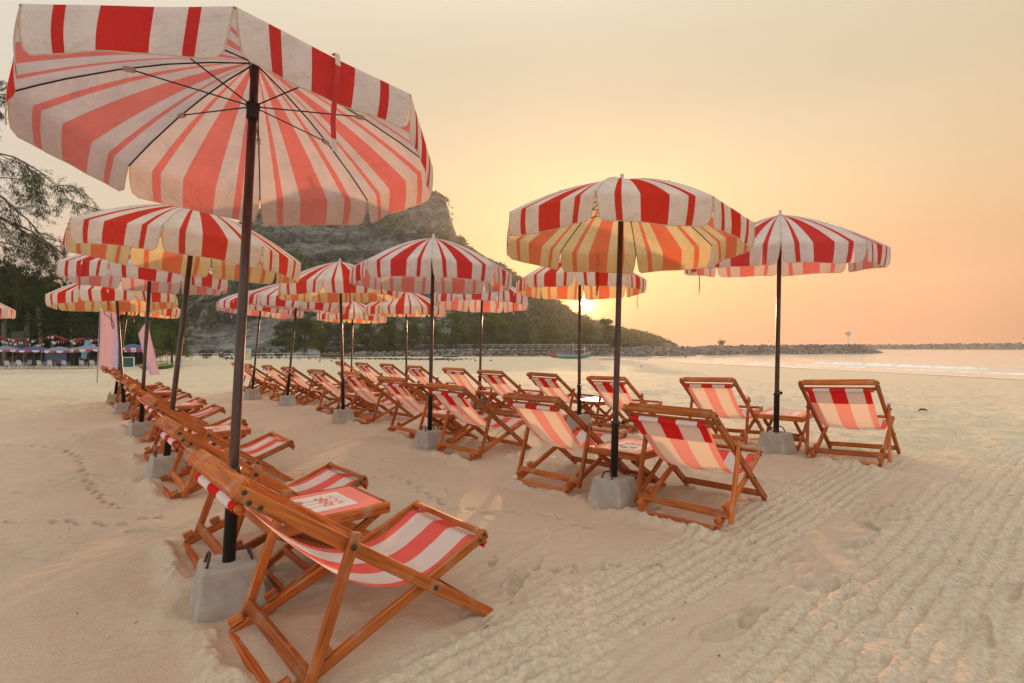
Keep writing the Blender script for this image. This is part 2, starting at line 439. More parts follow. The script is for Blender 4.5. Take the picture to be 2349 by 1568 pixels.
# umbrellas: foot of the pole on the block, lean (x, y), turn, length, strap panel
UMB = {
 'left': [((-1.36, 2.48), (-.002, .098), -111.4, 2.555, 1), ((-3.24, 4.84), (.096, .028), 20.5, 2.38, 4), ((-5.00, 6.95), (.040, .020), 11.3, 2.42, 5), ((-6.97, 9.25), (-.075, .005), 7.4, 2.32, 6), ((-8.39, 10.9), (.083, .064), 23.5, 2.33, 6)],
 'middle': [((.80, 4.05), (.035, .031), -155.8, 2.36, 5), ((-1.0, 6.27), (.018, -.002), -126.9, 2.34, 3), ((-2.72, 8.3), (-.022, -.006), 4.1, 2.38, 6), ((-4.62, 10.6), (.094, .002), 27.7, 2.37, 4), ((-6.15, 12.2), (.073, .055), 11.8, 2.38, 5)],
 'right': [((2.88, 5.62), (-.010, -.062), -161.7, 2.34, 6), ((1.0, 7.68), (.008, .016), 33.7, 2.40, 7), ((-.63, 10.0), (.020, .057), 20.2, 2.38, 6), ((-2.49, 12.14), (.003, -.024), 25.1, 2.32, 7), ((-4.62, 14.8), (.016, .014), 27.5, 2.33, 4)],
}
BLOCK_H = .215

def px_ground(px, py, z=0.0):
    Y = (EYE - z) * F / (py - HY); return np.array([(px - CX) * Y / F, Y])
def stamp_line(h, X, Y, x0, y0, x1, y1, w, dep):
    i0 = np.where((np.abs(X - (x0 + x1) / 2) < .06 + abs(x1 - x0)) & (np.abs(Y - (y0 + y1) / 2) < .06 + abs(y1 - y0)))[0]
    if not len(i0): return
    dx, dy = x1 - x0, y1 - y0; t = np.clip(((X[i0] - x0) * dx + (Y[i0] - y0) * dy) / (dx * dx + dy * dy), 0, 1)
    d = np.hypot(X[i0] - x0 - t * dx, Y[i0] - y0 - t * dy)
    h[i0] -= dep * np.exp(-(d / w) ** 2)
def sand_detail(X, Y):
    """relief of the raked, driven and trodden sand; returns height and churned mask"""
    rad = np.hypot(X, Y); near = 1 - sstep(rad, 20, 34)
    h = np.zeros_like(X)
    # broad softness
    h += .012 * fbm(X * .9, Y * .9, 3, 11) + .004 * fbm(X * 5, Y * 5, 3, 12)
    # raked seams across the left lane (boards dragged at right angles to the rows)
    p = X * D1[0] + Y * D1[1] + .10 * vnoise(X * .5, Y * .5, 21); q = X * D2[0] + Y * D2[1]
    sm = (p / .62) % 1.0
    leftm = (1 - sstep(q + .25 * vnoise(X, Y, 5), 1.1, 2.0))
    h += leftm * near * (.020 * sm - .026 * np.exp(-((sm - .985) / .025) ** 2))
    h += leftm * near * .0022 * vnoise(q * 1.5, p * 26, 31)
    rip = sstep(fbm(X * 1.3, Y * 1.3, 2, 41), .25, .7); h += near * rip * .017 * vnoise(X * 9 + Y * 9, p * 38, 42)
    h += near * .0026 * fbm(X * 21, Y * 21, 2, 44) * sstep(fbm(X * 1.1, Y * 1.1, 2, 45), -.3, .5) + near * .009 * np.minimum(fbm(X * 4.2, Y * 4.2, 3, 46), .15) * sstep(q, 2.0, 3.4)
    # tyre tracks
    P0 = np.array([1.26, 3.49]); rx = X - P0[0]; ry = Y - P0[1]
    qq = rx * .76 + ry * .65; pp = rx * .65 - ry * .76
    pp = pp - .25 * (np.maximum(qq - 3.8, 0) / 5) ** 2 + .03 * vnoise(qq * 1.1, pp * 0 + 3, 51) * .5
    churn = np.zeros_like(X)
    for a, b, sp in ((-.03, .52, .074), (.80, 1.70, .088), (1.86, 3.1, .10)):
        e = .05 * vnoise(qq * 4, pp * 2, 52) + .05 * vnoise(qq * 13, pp * 9, 59)
        m = sstep(pp + e, a - .02, a + .05) * (1 - sstep(pp + e, b - .04, b + .04))
        churn = np.maximum(churn, m)
        wob = .16 * vnoise(qq * 1.7, pp * 3, 53)
        ph_ = (pp - a) / sp + wob * .28 + .07 * vnoise(qq * 9, pp * 9, 58)
        g = 1 - 2 * np.abs(np.cos(math.pi * ph_)) ** 5.0
        h += near * m * (.0090 * g - .003) * np.clip(.80 + .55 * vnoise(qq * 1.3, pp * 5, 57), .2, 1.3)
    trod = sstep(fbm(X * .8 + 5, Y * .8, 2, 61), .15, .6) * sstep(pp, -.3, .2) * .5
    churn = np.maximum(churn, trod * near)
    crumb = (.6 * np.maximum(vnoise(X * 33, Y * 33, 54), 0) ** 1.3 + .6 * np.maximum(vnoise(X * 64, Y * 64, 55), 0) ** 1.3) * (.5 + .9 * np.clip(vnoise(X * 3.1, Y * 3.1, 64) + .4, 0, 1))
    h += near * churn * .011 * crumb
    bet = sstep(pp, -.2, .1) * (1 - sstep(pp, 3.2, 4.5)) * (1 - churn); h += near * bet * .0035 * np.cos(2 * math.pi * pp / .081 + 1.5 * vnoise(qq * 1.2, pp * 2, 65)) * sstep(vnoise(qq * .9, pp * 1.5, 66), -.2, .5)
    # trodden sand under and around the chairs
    for row in CHAIRS.values():
        for (cx, cyy, a) in row[:6]:
            dx = X - cx; dy = Y - cyy; i = np.where(np.abs(dx) + np.abs(dy) < 1.3)[0]
            if not len(i): continue
            ca, sa = math.cos(R_(a)), math.sin(R_(a)); lx = dx[i] * ca + dy[i] * sa; ly = -dx[i] * sa + dy[i] * ca
            w = np.exp(-((lx - .05) / .5) ** 2 - (ly / .4) ** 2)
            h[i] += w * (.034 * fbm(X[i] * 3.6, Y[i] * 3.6, 3, 71) - .008)
            bank = np.exp(-((lx + .50 + .03 * vnoise(X[i] * 7, Y[i] * 7, 72)) / .06) ** 2) * np.exp(-(ly / .40) ** 4)
            h[i] += bank * (.046 + .026 * vnoise(X[i] * 14, Y[i] * 14, 73) + .020 * np.maximum(vnoise(X[i] * 38, Y[i] * 38, 75), 0)); churn[i] = np.maximum(churn[i], bank * .8)
    for row in UMB.values():
        for u in row[:4]:
            dx = X - u[0][0]; dy = Y - u[0][1]; i = np.where(np.abs(dx) + np.abs(dy) < 1.0)[0]
            if len(i):
                d = np.hypot(dx[i], dy[i]); h[i] += .03 * np.exp(-((d - .27) / .09) ** 2) * (.7 + .5 * vnoise(X[i] * 9, Y[i] * 9, 74))
    # shoe prints
    rr = random.Random(3)
    for (px, py, ang, tread, sz) in ((1187, 1335, 75, 1, 1), (1878, 1342, 15, 1, 1.15), (1668, 1436, 30, 0, 1.2), (1726, 1404, 40, 0, .8), (1966, 1246, 20, 0, 1), (2205, 1122, 10, 1, 1), (2052, 1195, 25, 0, 1), (1990, 1210, 80, 0, .8), (325, 1222, 5, 0, .7), (2310, 1350, 40, 0, 1.1), (905, 1300, 20, 0, .8), (700, 1375, 60, 0, 1.0), (640, 1320, 10, 0, 1.0), (1500, 1110, 40, 0, 1), (1560, 1125, 20, 0, 1), (2240, 1440, 50, 0, 1.1)):
        g = px_ground(px, py); ca, sa = math.cos(R_(ang)), math.sin(R_(ang))
        i = np.where((np.abs(X - g[0]) < .3) & (np.abs(Y - g[1]) < .3))[0]
        if not len(i): continue
        lx = ((X[i] - g[0]) * ca + (Y[i] - g[1]) * sa) / sz; ly = (-(X[i] - g[0]) * sa + (Y[i] - g[1]) * ca) / sz
        wd = .047 - .008 * np.cos(lx * 22); e = (lx / .135) ** 2 + (ly / wd) ** 2
        m = 1 - sstep(e, .7, 1.15)
        h[i] += -m * .026 + .010 * np.exp(-((np.sqrt(e) - 1.25) / .16) ** 2)
        if tread: h[i] += m * .008 * np.cos(2 * math.pi * (lx + ly * .5) / .028)
    rp = random.Random(8)
    for (x0, y0, x1, y1) in ((.2, 3.2, -2.2, 6.6), (2.4, 4.4, .2, 7.2), (4.6, 4.6, 7.5, 9.0), (1.6, 2.5, 3.8, 3.4), (2.9, 2.6, 5.6, 5.6), (-.2, 2.7, .9, 3.3), (5.0, 6.4, 2.2, 9.2), (3.5, 3.9, 6.5, 5.2)):
        L = math.hypot(x1 - x0, y1 - y0); dx, dy = (x1 - x0) / L, (y1 - y0) / L
        for k in range(int(L / .36)):
            sd_ = .10 if k % 2 else -.10; gx = x0 + dx * k * .36 - dy * sd_ + rp.gauss(0, .04); gy = y0 + dy * k * .36 + dx * sd_ + rp.gauss(0, .04); an = math.atan2(dy, dx) + rp.gauss(0, .2)
            i = np.where((np.abs(X - gx) < .26) & (np.abs(Y - gy) < .26))[0]
            if not len(i): continue
            ca, sa = math.cos(an), math.sin(an); lx = (X[i] - gx) * ca + (Y[i] - gy) * sa; ly = -(X[i] - gx) * sa + (Y[i] - gy) * ca
            e = (lx / .13) ** 2 + (ly / .05) ** 2; h[i] += (-.020 * (1 - sstep(e, .5, 1.2)) + .009 * np.exp(-((np.sqrt(e) - 1.3) / .22) ** 2)) * rp.uniform(.3, 1.0)
    # bird tracks
    for path in (((-20, 1197), (130, 1194), (280, 1201), (430, 1175)), ((0, 1020), (140, 1028), (185, 1050), (200, 1085), (215, 1120), (250, 1148), (285, 1176)), ((905, 1090), (1040, 1163), (1130, 1168), (1250, 1178), (1320, 1198), (1365, 1222)), ((1125, 1285), (1170, 1303), (1260, 1304), (1360, 1296), (1460, 1299), (1540, 1296))):
        pts = [px_ground(*p) for p in path]
        for a, b in zip(pts[:-1], pts[1:]):
            L = np.linalg.norm(b - a); d = (b - a) / L; nn = np.array([-d[1], d[0]])
            for k in range(int(L / .10)):
                c = a + d * (k * .10 + rr.uniform(-.015, .015)) + nn * (.018 if k % 2 else -.018)
                for ang in (-.6, 0, .6):
                    e = c + (d * math.cos(ang) + nn * math.sin(ang)) * .048
                    stamp_line(h, X, Y, c[0], c[1], e[0], e[1], .011, .030)
    # trampled middle and far beach
    far = sstep(rad, 9, 15)
    sd_f = 1 - sstep(rad, 90, 150)
    tr = fbm(X * 1.7, Y * 1.1, 4, 81, .6)
    h += far * sd_f * (.045 * np.minimum(tr, .45) + .02 * fbm(X * .35, Y * .35, 3, 82))
    rightm = sstep(X - .25 * Y, .5, 4.0) * sstep(rad, 6.5, 9)
    h += rightm * near * .028 * fbm(X * 3.1, Y * 2.2, 3, 83, .6)
    return h, churn
def build_ground():
    fine = np.radians(np.arange(-56, 56.01, .155)); coarse = np.radians(np.arange(60, 301, 5.0))
    ang = np.concatenate([fine, coarse])
    def geo(a, b, q): return a * q ** np.arange(0, int(math.log(b / a) / math.log(q)))
    rr = np.concatenate([geo(.45, 1.7, 1.03), geo(1.7, 9.0, 1.0040), geo(9.0, 16.0, 1.008), geo(16.0, 900, 1.021)]); nr, na = len(rr), len(ang)
    Rr, A = np.meshgrid(rr, ang, indexing='ij'); X = (Rr * np.sin(A)).ravel(); Y = (Rr * np.cos(A)).ravel()
    b = base_h(X, Y); dt, churn = sand_detail(X, Y)
    sd = shore_dist(X, Y); dt = dt * sstep(sd, -2, 12)
    # behind the beach the land is level soil up to the hill
    Z = b + dt
    V = np.stack([X, Y, Z], 1); V = np.vstack([V, [[0, 0, float(b[0])]]])
    i = np.arange(nr - 1)[:, None]; j = np.arange(na)[None, :]; j2 = (j + 1) % na
    Q = np.stack([i * na + j + 0 * i, i * na + j2 + 0 * i, (i + 1) * na + j2, (i + 1) * na + j], -1).reshape(-1, 4)
    Q = Q[:, ::-1]
    C = np.stack([np.full(na, nr * na), (np.arange(na) + 1) % na, np.arange(na), np.arange(na)], 1)[:, :3]
    me = bpy.data.meshes.new('sand'); 
    nv = len(V); me.vertices.add(nv); me.vertices.foreach_set('co', V.astype(np.float32).ravel())
    loops = np.concatenate([Q.ravel(), C.ravel()]).astype(np.int32)
    me.loops.add(len(loops)); me.loops.foreach_set('vertex_index', loops)
    me.polygons.add(len(Q) + len(C))
    st = np.concatenate([np.arange(len(Q)) * 4, len(Q) * 4 + np.arange(len(C)) * 3]).astype(np.int32)
    tt = np.concatenate([np.full(len(Q), 4), np.full(len(C), 3)]).astype(np.int32)
    me.polygons.foreach_set('loop_start', st); me.polygons.foreach_set('loop_total', tt)
    me.polygons.foreach_set('use_smooth', np.ones(len(st), bool))
    me.update(calc_edges=True)
    at = me.attributes.new('churn', 'FLOAT', 'POINT'); at.data.foreach_set('value', np.append(churn, 0).astype(np.float32))
    wet = 1 - sstep(sd + 3.0 * vnoise(X * .05, Y * .05, 91), 2, 9)
    at = me.attributes.new('wet', 'FLOAT', 'POINT'); at.data.foreach_set('value', np.append(wet, 0).astype(np.float32))
    # looser trodden sand beyond the raked rows, also painted paler as unshaded by umbrellas
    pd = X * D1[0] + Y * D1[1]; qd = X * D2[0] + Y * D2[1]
    loose_unshaded = np.maximum(sstep(qd + .6 * vnoise(X * .7, Y * .7, 92), 5.6, 8.5), sstep(pd + 1.2 * vnoise(X * .4, Y * .4, 93), 10, 15))
    at = me.attributes.new('loose_unshaded', 'FLOAT', 'POINT'); at.data.foreach_set('value', np.append(loose_unshaded, 0).astype(np.float32))
    t = MT('beach_sand'); co = t.coord('Object')
    big = t.noise(.45, 4, co, .55); mid = t.noise(3.2, 5, co, .6); fine_ = t.noise(70, 4, co, .65); gr = t.noise(420, 2, co)
    c = t.ramp(big, [(.32, (.50, .393, .293)), (.68, (.585, .468, .348))])
    c = t.mix(t.ramp(mid, [(.35, 0.0), (.7, .5)]), c, (.56, .425, .29))
    c = t.mix(t.math('MULTIPLY', t.ramp(fine_, [(.42, 0.0), (.72, 1.0)]), .42), c, (.39, .29, .20))
    c = t.mix(t.ramp(gr, [(.58, 0.0), (.72, .45)]), c, (.30, .22, .15))
    pale = t.n('ShaderNodeAttribute', attribute_name='loose_unshaded').outputs['Fac']
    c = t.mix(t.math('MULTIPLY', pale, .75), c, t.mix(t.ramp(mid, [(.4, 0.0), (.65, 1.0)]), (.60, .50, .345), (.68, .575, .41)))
    ch = t.n('ShaderNodeAttribute', attribute_name='churn').outputs['Fac']
    crm = t.noise(38, 4, co, .7)
    c = t.mix(t.math('MULTIPLY', ch, .5), c, t.mix(t.ramp(crm, [(.38, 0.0), (.62, 1.0)]), (.33, .295, .225), (.64, .53, .39)))
    we = t.n('ShaderNodeAttribute', attribute_name='wet').outputs['Fac']
    c = t.mix(we, c, (.30, .225, .155))
    hgt = t.math('ADD', t.math('MULTIPLY', fine_, .8), t.math('MULTIPLY', gr, .35))
    hgt = t.math('ADD', hgt, t.math('MULTIPLY', mid, 1.2))
    hgt = t.math('ADD', hgt, t.math('MULTIPLY', t.math('MULTIPLY', crm, ch), 1.6))
    tro = t.noise(2.4, 6, co, .62, .4); tr2 = t.noise(7.5, 4, co, .6)
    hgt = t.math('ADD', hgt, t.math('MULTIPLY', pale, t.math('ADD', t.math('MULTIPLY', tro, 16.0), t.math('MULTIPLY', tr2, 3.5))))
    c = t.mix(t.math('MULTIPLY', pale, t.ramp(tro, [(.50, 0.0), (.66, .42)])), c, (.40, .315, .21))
    bp = t.n('ShaderNodeBump'); bp.inputs['Distance'].default_value = .018; t.l(hgt, bp.inputs['Height'])
    t.l(t.math('MULTIPLY_ADD', ch, -.20, .60), bp.inputs['Strength'])
    ro = t.math('MULTIPLY_ADD', we, -.80, .92)
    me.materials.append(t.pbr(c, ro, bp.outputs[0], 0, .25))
    return tag(link('sand', me), kind='structure')
build_ground()

# ------------------------------------------------------------------ sea
def build_sea():
    ang = np.radians(np.arange(4, 64.01, .16)); rr = 40 * 1.0075 ** np.arange(0, 620)
    Rr, A = np.meshgrid(rr, ang, indexing='ij'); X = (Rr * np.sin(A)).ravel(); Y = (Rr * np.cos(A)).ravel()
    sd = -shore_dist(X, Y)
    al = (X * .33 - Y * .94)          # along the shore
    z = np.zeros_like(X); foam = np.zeros_like(X)
    amp = sstep(sd, 1, 8) * (1 - sstep(Rr.ravel(), 150, 420))
    for (d0, hgt, wd, wob, s) in ((3.5, .06, 1.0, 1.6, 1), (8.5, .12, 1.2, 2.2, 2), (14, .30, 1.6, 3, 3), (21, .46, 2.2, 4, 4), (34, .26, 3.0, 6, 5), (52, .16, 4.0, 9, 6)):
        c = d0 + wob * vnoise(al * .035 + s * 7, al * 0, 100 + s)
        a = .35 + .65 * sstep(vnoise(al * .06 + s * 3, al * 0 + s, 110 + s), -.35, .5)
        u = (sd - c) / wd
        z += hgt * a * np.exp(-np.where(u < 0, u * 2.2, u * .9) ** 2)
        fm = np.exp(-((u + .55) / .45) ** 2) * sstep(a, .42, .75) * (1 if d0 < 30 else 0)
        foam = np.maximum(foam, fm * (.65 + .5 * vnoise(X * 1.3, Y * 1.3, 120 + s)))
    z += amp * (.022 * vnoise(X * .5, Y * .5, 130) + .015 * vnoise(X * 1.3, Y * 1.3, 131)) + .05 * sstep(sd, 20, 60) * vnoise(X * .11 + Y * .02, Y * .05, 132)
    edge = np.exp(-((sd - .5 - .8 * vnoise(al * .25, al * 0, 140)) / .55) ** 2); foam = np.maximum(foam, edge * .75)
    V = np.stack([X, Y, SEA + .004 + z], 1); nr, na = len(rr), len(ang)
    i = np.arange(nr - 1)[:, None]; j = np.arange(na - 1)[None, :]
    Q = np.stack([i * na + j, (i + 1) * na + j, (i + 1) * na + j + 1, i * na + j + 1], -1).reshape(-1, 4)
    keep = (sd[Q] > -14).any(1); Q = Q[keep]
    me = arr_mesh('sea', V, Q, None, True)
    at = me.attributes.new('foam', 'FLOAT', 'POINT'); at.data.foreach_set('value', np.clip(foam, 0, 1).astype(np.float32))
    t = MT('sea_water'); co = t.coord('Object', (1, .45, 1))
    fo = t.n('ShaderNodeAttribute', attribute_name='foam').outputs['Fac']
    br = t.noise(1.8, 5, t.coord('Object'), .7)
    fo = t.math('MULTIPLY', t.math('MULTIPLY_ADD', fo, 2.2, -.35, clamp=True), t.ramp(br, [(.3, .35), (.6, 1.0)]))
    c = t.mix(fo, (.64, .62, .54), (.90, .88, .85))
    w = t.math('ADD', t.noise(.9, 4, co, .6), t.math('MULTIPLY', t.noise(4, 3, co), .35))
    ro = t.math('MULTIPLY_ADD', fo, .5, .14)
    me.materials.append(t.pbr(c, ro, t.bump(w, .45, .18), 0, 1.0))
    return tag(link('sea', me), kind='structure')
build_sea()

# ------------------------------------------------------------------ hill
RIDGE = [(150, 790), (250, 740), (330, 680), (420, 610), (500, 552), (560, 512), (590, 488), (625, 482), (700, 480), (780, 474), (850, 470), (905, 466), (945, 458), (975, 453), (1005, 454), (1021, 460), (1029, 482), (1036, 508), (1048, 548), (1075, 570), (1110, 592), (1150, 614), (1185, 636), (1215, 649), (1250, 674), (1290, 700), (1312, 716), (1330, 725), (1370, 742), (1400, 751), (1430, 757), (1470, 763), (1500, 772), (1520, 783), (1548, 797)]
RX = np.array([p[0] for p in RIDGE], float); RY = np.array([p[1] for p in RIDGE], float)
def hill_frame(px):
    u = (px - 150) / (1548 - 150)
    d0 = 158 + 40 * sstep(u, .45, .95) + 62 * sstep(u, .75, 1.0)       # where the foot of the hill stands
    d1 = 265 + 60 * sstep(u, 0, .6) + 55 * sstep(u, .6, 1.0)           # where its ridge stands
    zr = EYE + (HY - np.interp(px, RX, RY)) / F * d1
    return d0, d1, zr
def hill_point(px, t):
    """px: bearing, t: 0 foot .. 1 ridge .. 1.6 back foot"""
    d0, d1, zr = hill_frame(px); t = np.asarray(t)
    tt = np.clip(t, 0, 1); slab = .62 * tt + .38 * sstep(tt, .72, 1.0)
    cliff = np.exp(-((px - 830) / 240) ** 2)
    prof = (1 - cliff) * (.30 * tt + .70 * np.sin(tt * math.pi / 2) * tt ** .3) + cliff * (.55 * np.sin(tt * math.pi / 2) + .45 * sstep(tt, .62, .95))
    z = -2.3 + (zr + 2.3) * prof
    z = np.where(t > 1, -2.3 + (zr + 2.3) * (1 - sstep(t, 1.0, 1.7)), z)
    d = d0 + (d1 - d0) * t
    return (px - CX) / F * d, d, z
def shrub_density(P, px, t):
    m = fbm(P[:, 0] * .045, P[:, 2] * .06 + P[:, 1] * .01, 3, 301)
    dens = .10 + .25 * m
    dens = np.where((px > 1050), .80 + .3 * m, dens)                              # wooded right shoulder
    dens = np.where((px > 420) & (px < 1060) & (t > .42) & (t < .66), .75 + .5 * m, dens)   # belt of scrub below the cliff
    dens = np.where((px > 560) & (px < 1060) & (t > .70) & (t < .93), .16 + .5 * m, dens)   # cliff face
    dens = np.where((px < 700) & (t < .33), -.12 + .3 * m, dens)                  # bare slab
    dens = np.where((px > 540) & (px < 660) & (t > .20) & (t < .42), .7 + .3 * m, dens)
    dens = np.where((px < 600) & (t > .4), .6 + .5 * m, dens)
    dens = np.where((t > .93) & (px < 1040), .45 + .4 * m, dens)
    return dens
def build_hill():
    pxs = np.concatenate([np.linspace(150, 980, 300), np.linspace(981.5, 1060, 70), np.linspace(1062, 1548, 190)]); ts = np.concatenate([np.linspace(0, 1, 230), np.linspace(1.02, 1.7, 22)])
    PX, T = np.meshgrid(pxs, ts, indexing='ij'); shp = PX.shape
    x, y, z = hill_point(PX.ravel(), T.ravel()); t = T.ravel()
    fade = np.sin(np.clip(t, 0, 1) * math.pi) ** .5
    # ledges and gullies: horizontal strata in the upper cliff, down-slope channels lower
    n1 = fbm(x * .035, y * .035, 5, 201, .55); n2 = fbm(x * .12 + z * .04, z * .12, 4, 203, .55)
    sl = z * .085 + .55 * n1 + .25 * vnoise(x * .03, z * .02, 211); fr = sl - np.floor(sl)
    ledge = np.sqrt(np.abs(np.sin(math.pi * fr))) - .6
    blk = np.abs(vnoise(x * .055 + .5 * n1, np.floor(sl) * 3.7, 212)); ledge = ledge * (.6 + .8 * blk)
    strata = vnoise(z * .20 + .35 * n1, x * .022, 205) + .5 * vnoise(z * .5, x * .05, 206)
    gully = np.abs(vnoise(x * .07 + .4 * n1, z * .012, 207))
    dy = fade * (7 * n1 + 3.6 * n2 + 1.6 * strata * sstep(t, .5, .75) + 5.0 * ledge * sstep(t, .45, .7) + 1.6 * ledge * (1 - sstep(t, .45, .7)) - 5 * gully * (1 - sstep(t, .5, .8)))
    y = y - dy; x = x - dy * (PX.ravel() - CX) / F
    z = z + fade * (2.0 * n1 + 1.0 * n2) + (1.5 * vnoise(x * .12, y * .1, 209) + .8 * vnoise(x * .4, y * .3, 210)) * sstep(t, .9, 1.0) * (t <= 1.0)
    V = np.stack([x, y, z], 1); a, b = shp
    i = np.arange(a - 1)[:, None]; j = np.arange(b - 1)[None, :]
    Q = np.stack([i * b + j, (i + 1) * b + j, (i + 1) * b + j + 1, i * b + j + 1], -1).reshape(-1, 4)
    t_ = MT('granite_hillside'); co = t_.coord('Object')
    big = t_.noise(.03, 5, co, .6); mid = t_.noise(.16, 6, co, .62, .5)
    stv = t_.coord('Object', (.05, .05, .6)); st = t_.noise(1.0, 6, stv, .6, .8)
    dwn = t_.coord('Object', (.35, .10, .045)); ds = t_.noise(1.0, 5, dwn, .6, .4)
    rock = t_.ramp(mid, [(.28, (.062, .060, .055)), (.5, (.132, .126, .114)), (.72, (.23, .216, .19))])
    rock = t_.mix(t_.ramp(st, [(.40, .5), (.52, 0.0)]), rock, (.070, .062, .050))
    wv = t_.n('ShaderNodeVectorMath', operation='ADD'); wn_ = t_.n('ShaderNodeTexNoise'); wn_.inputs['Scale'].default_value = .06; wn_.inputs['Detail'].default_value = 4; t_.l(co, wn_.inputs['Vector'])
    ws = t_.n('ShaderNodeVectorMath', operation='SCALE'); t_.l(wn_.outputs['Color'], ws.inputs[0]); ws.inputs['Scale'].default_value = 1.1
    t_.l(t_.coord('Object', (.045, .045, .115)), wv.inputs[0]); t_.l(ws.outputs[0], wv.inputs[1])
    vo = t_.n('ShaderNodeTexVoronoi', feature='DISTANCE_TO_EDGE'); vo.inputs['Scale'].default_value = 1.0; t_.l(wv.outputs[0], vo.inputs['Vector'])
    vo2 = t_.n('ShaderNodeTexVoronoi', feature='DISTANCE_TO_EDGE'); vo2.inputs['Scale'].default_value = 2.7; t_.l(wv.outputs[0], vo2.inputs['Vector'])
    crk = t_.math('MINIMUM', t_.ramp(vo.outputs['Distance'], [(0.0, 0.0), (.07, 1.0)]), t_.math('MULTIPLY_ADD', t_.ramp(vo2.outputs['Distance'], [(0.0, 0.0), (.08, 1.0)]), .5, .5))
    rock = t_.mix(t_.math('MULTIPLY_ADD', crk, -.8, .8), rock, (.045, .040, .034))
    rock = t_.mix(t_.ramp(ds, [(.55, 0.0), (.68, .7)]), rock, (.10, .088, .075))
    rock = t_.mix(t_.ramp(big, [(.52, 0.0), (.72, .45)]), rock, (.33, .26, .18))
    gr = t_.math('ADD', t_.n('ShaderNodeAttribute', attribute_name='veg').outputs['Fac'], t_.math('MULTIPLY_ADD', mid, 1.0, -.55))
    veg = t_.mix(t_.noise(.5, 4, co), (.04, .055, .02), (.12, .125, .055))
    c = t_.mix(t_.ramp(gr, [(.35, 0.0), (.62, .9)]), rock, veg)
    hgt = t_.math('ADD', t_.math('ADD', mid, t_.math('MULTIPLY', st, .3)), t_.math('MULTIPLY', crk, .9))
    mat = t_.pbr(c, .9, t_.bump(hgt, .8, 2.2))
    me = arr_mesh('hill', V, Q, mat, False)
    dn = shrub_density(V, PX.ravel(), T.ravel()); at = me.attributes.new('veg', 'FLOAT', 'POINT'); at.data.foreach_set('value', np.clip(dn * 1.5, 0, 1).astype(np.float32))
    hill = tag(link('hill', me), kind='structure')
    return V.reshape(a, b, 3), PX, T
HV, HPX, HT = build_hill()

# ------------------------------------------------------------------ foliage generators
NPR = np.random.default_rng(5)
def quads(centers, length, width, dirs, rng, jit=.35):
    """narrow leaf quads at centers pointing along dirs"""
    n = len(centers); d = dirs + rng.normal(0, jit, (n, 3)); d /= np.linalg.norm(d, axis=1)[:, None] + 1e-9
    r = rng.normal(0, 1, (n, 3)); s = np.cross(d, r); s /= np.linalg.norm(s, axis=1)[:, None] + 1e-9
    L = (length * rng.uniform(.6, 1.3, n))[:, None]; W = (width * rng.uniform(.6, 1.3, n))[:, None]
    a = centers; V = np.stack([a - s * W * .5, a + d * L * .5 - s * W * .5 * 1.3, a + d * L, a + d * L * .5 + s * W * .65], 1).reshape(-1, 3)
    return V, np.arange(4 * n).reshape(n, 4)
def join(parts):
    Vs, Qs, o = [], [], 0
    for V, Q in parts: Vs.append(V); Qs.append(Q + o); o += len(V)
    return np.vstack(Vs), np.vstack(Qs)
def hill_shrubs():
    rng = NPR; parts = []
    a, b = HV.shape[:2]; n = 15000
    i = rng.integers(0, a, n); j = rng.integers(0, int(b * .905), n); P = HV[i, j]; px = HPX[i, j]; t = HT[i, j]
    dens = shrub_density(P, px, t)
    keep = rng.uniform(0, 1, n) < dens; P = P[keep]; t = t[keep]; px = px[keep]
    for p, tt, xx in zip(P, t, px):
        k = 20 if xx > 1050 else 15; r = rng.uniform(1.1, 2.9) * (1.25 if xx > 1050 else 1.0)
        d = rng.normal(0, 1, (k, 3)); d /= np.linalg.norm(d, axis=1)[:, None]; d[:, 2] = np.abs(d[:, 2]) * .8
        c = p + d * (r * rng.uniform(.5, 1, (k, 1))) * np.array([1.1, 1.1, .75])
        parts.append(quads(c, 1.0, .85, d, rng, .7))
    V, Q = join(parts)
    o = link('hill_shrubs', arr_mesh('hill_shrubs', V, Q, LEAF_HILL))
    tag(o, 'dense green scrub and shrubs covering the rocky hill', 'shrubs', None, 'stuff')
hill_shrubs()
def casuarina_mesh(seed, height=12.0, nb=46, spread=3.6, droop=.5, leaf=.80, lw=.12, per=125):
    rng = np.random.default_rng(seed); mb = MB()
    tr = [(0, 0, -.4)]
    for k in range(1, 8): tr.append((rng.normal(0, .10) * k * .4, rng.normal(0, .10) * k * .4, height * k / 7.4))
    mb.tube(tr, [height * .014 * (1 - k / 8.5) + .02 for k in range(8)], 7)
    trp = np.array(tr); parts = []
    for k in range(nb):
        f = rng.uniform(.10, 1.0) ** .85; z0 = f * height * .93
        base = np.array([np.interp(z0, trp[:, 2], trp[:, 0]), np.interp(z0, trp[:, 2], trp[:, 1]), z0])
        a = rng.uniform(0, 2 * math.pi); L = spread * (1.08 - f) ** .6 * rng.uniform(.6, 1.15) * (.55 + .9 * min(f * 3, 1) * .5)
        up = rng.uniform(.25, .9)
        d = np.array([math.cos(a), math.sin(a), up]); d /= np.linalg.norm(d)
        pts = [base + d * L * s + np.array([0, 0, -droop * L * s * s * .5]) for s in np.linspace(0, 1, 6)]
        mb.tube([tuple(p) for p in pts], [.05 * (1 - s * .85) for s in np.linspace(0, 1, 6)], 4, cap=False)
        s = rng.uniform(.15, 1.02, per) ** .8; pp = np.array(pts)
        c = np.stack([np.interp(s * 5, range(6), pp[:, q]) for q in range(3)], 1) + rng.normal(0, .30 * L / 3, (per, 3))
        dr = np.tile(d * .7, (per, 1)) + np.array([0, 0, -droop])
        parts.append(quads(c, leaf, lw, dr, rng, .45))
    V, Q = join(parts)
    return mb.mesh('trunk', BARK, True), arr_mesh('crown', V, Q, LEAF_CAS)
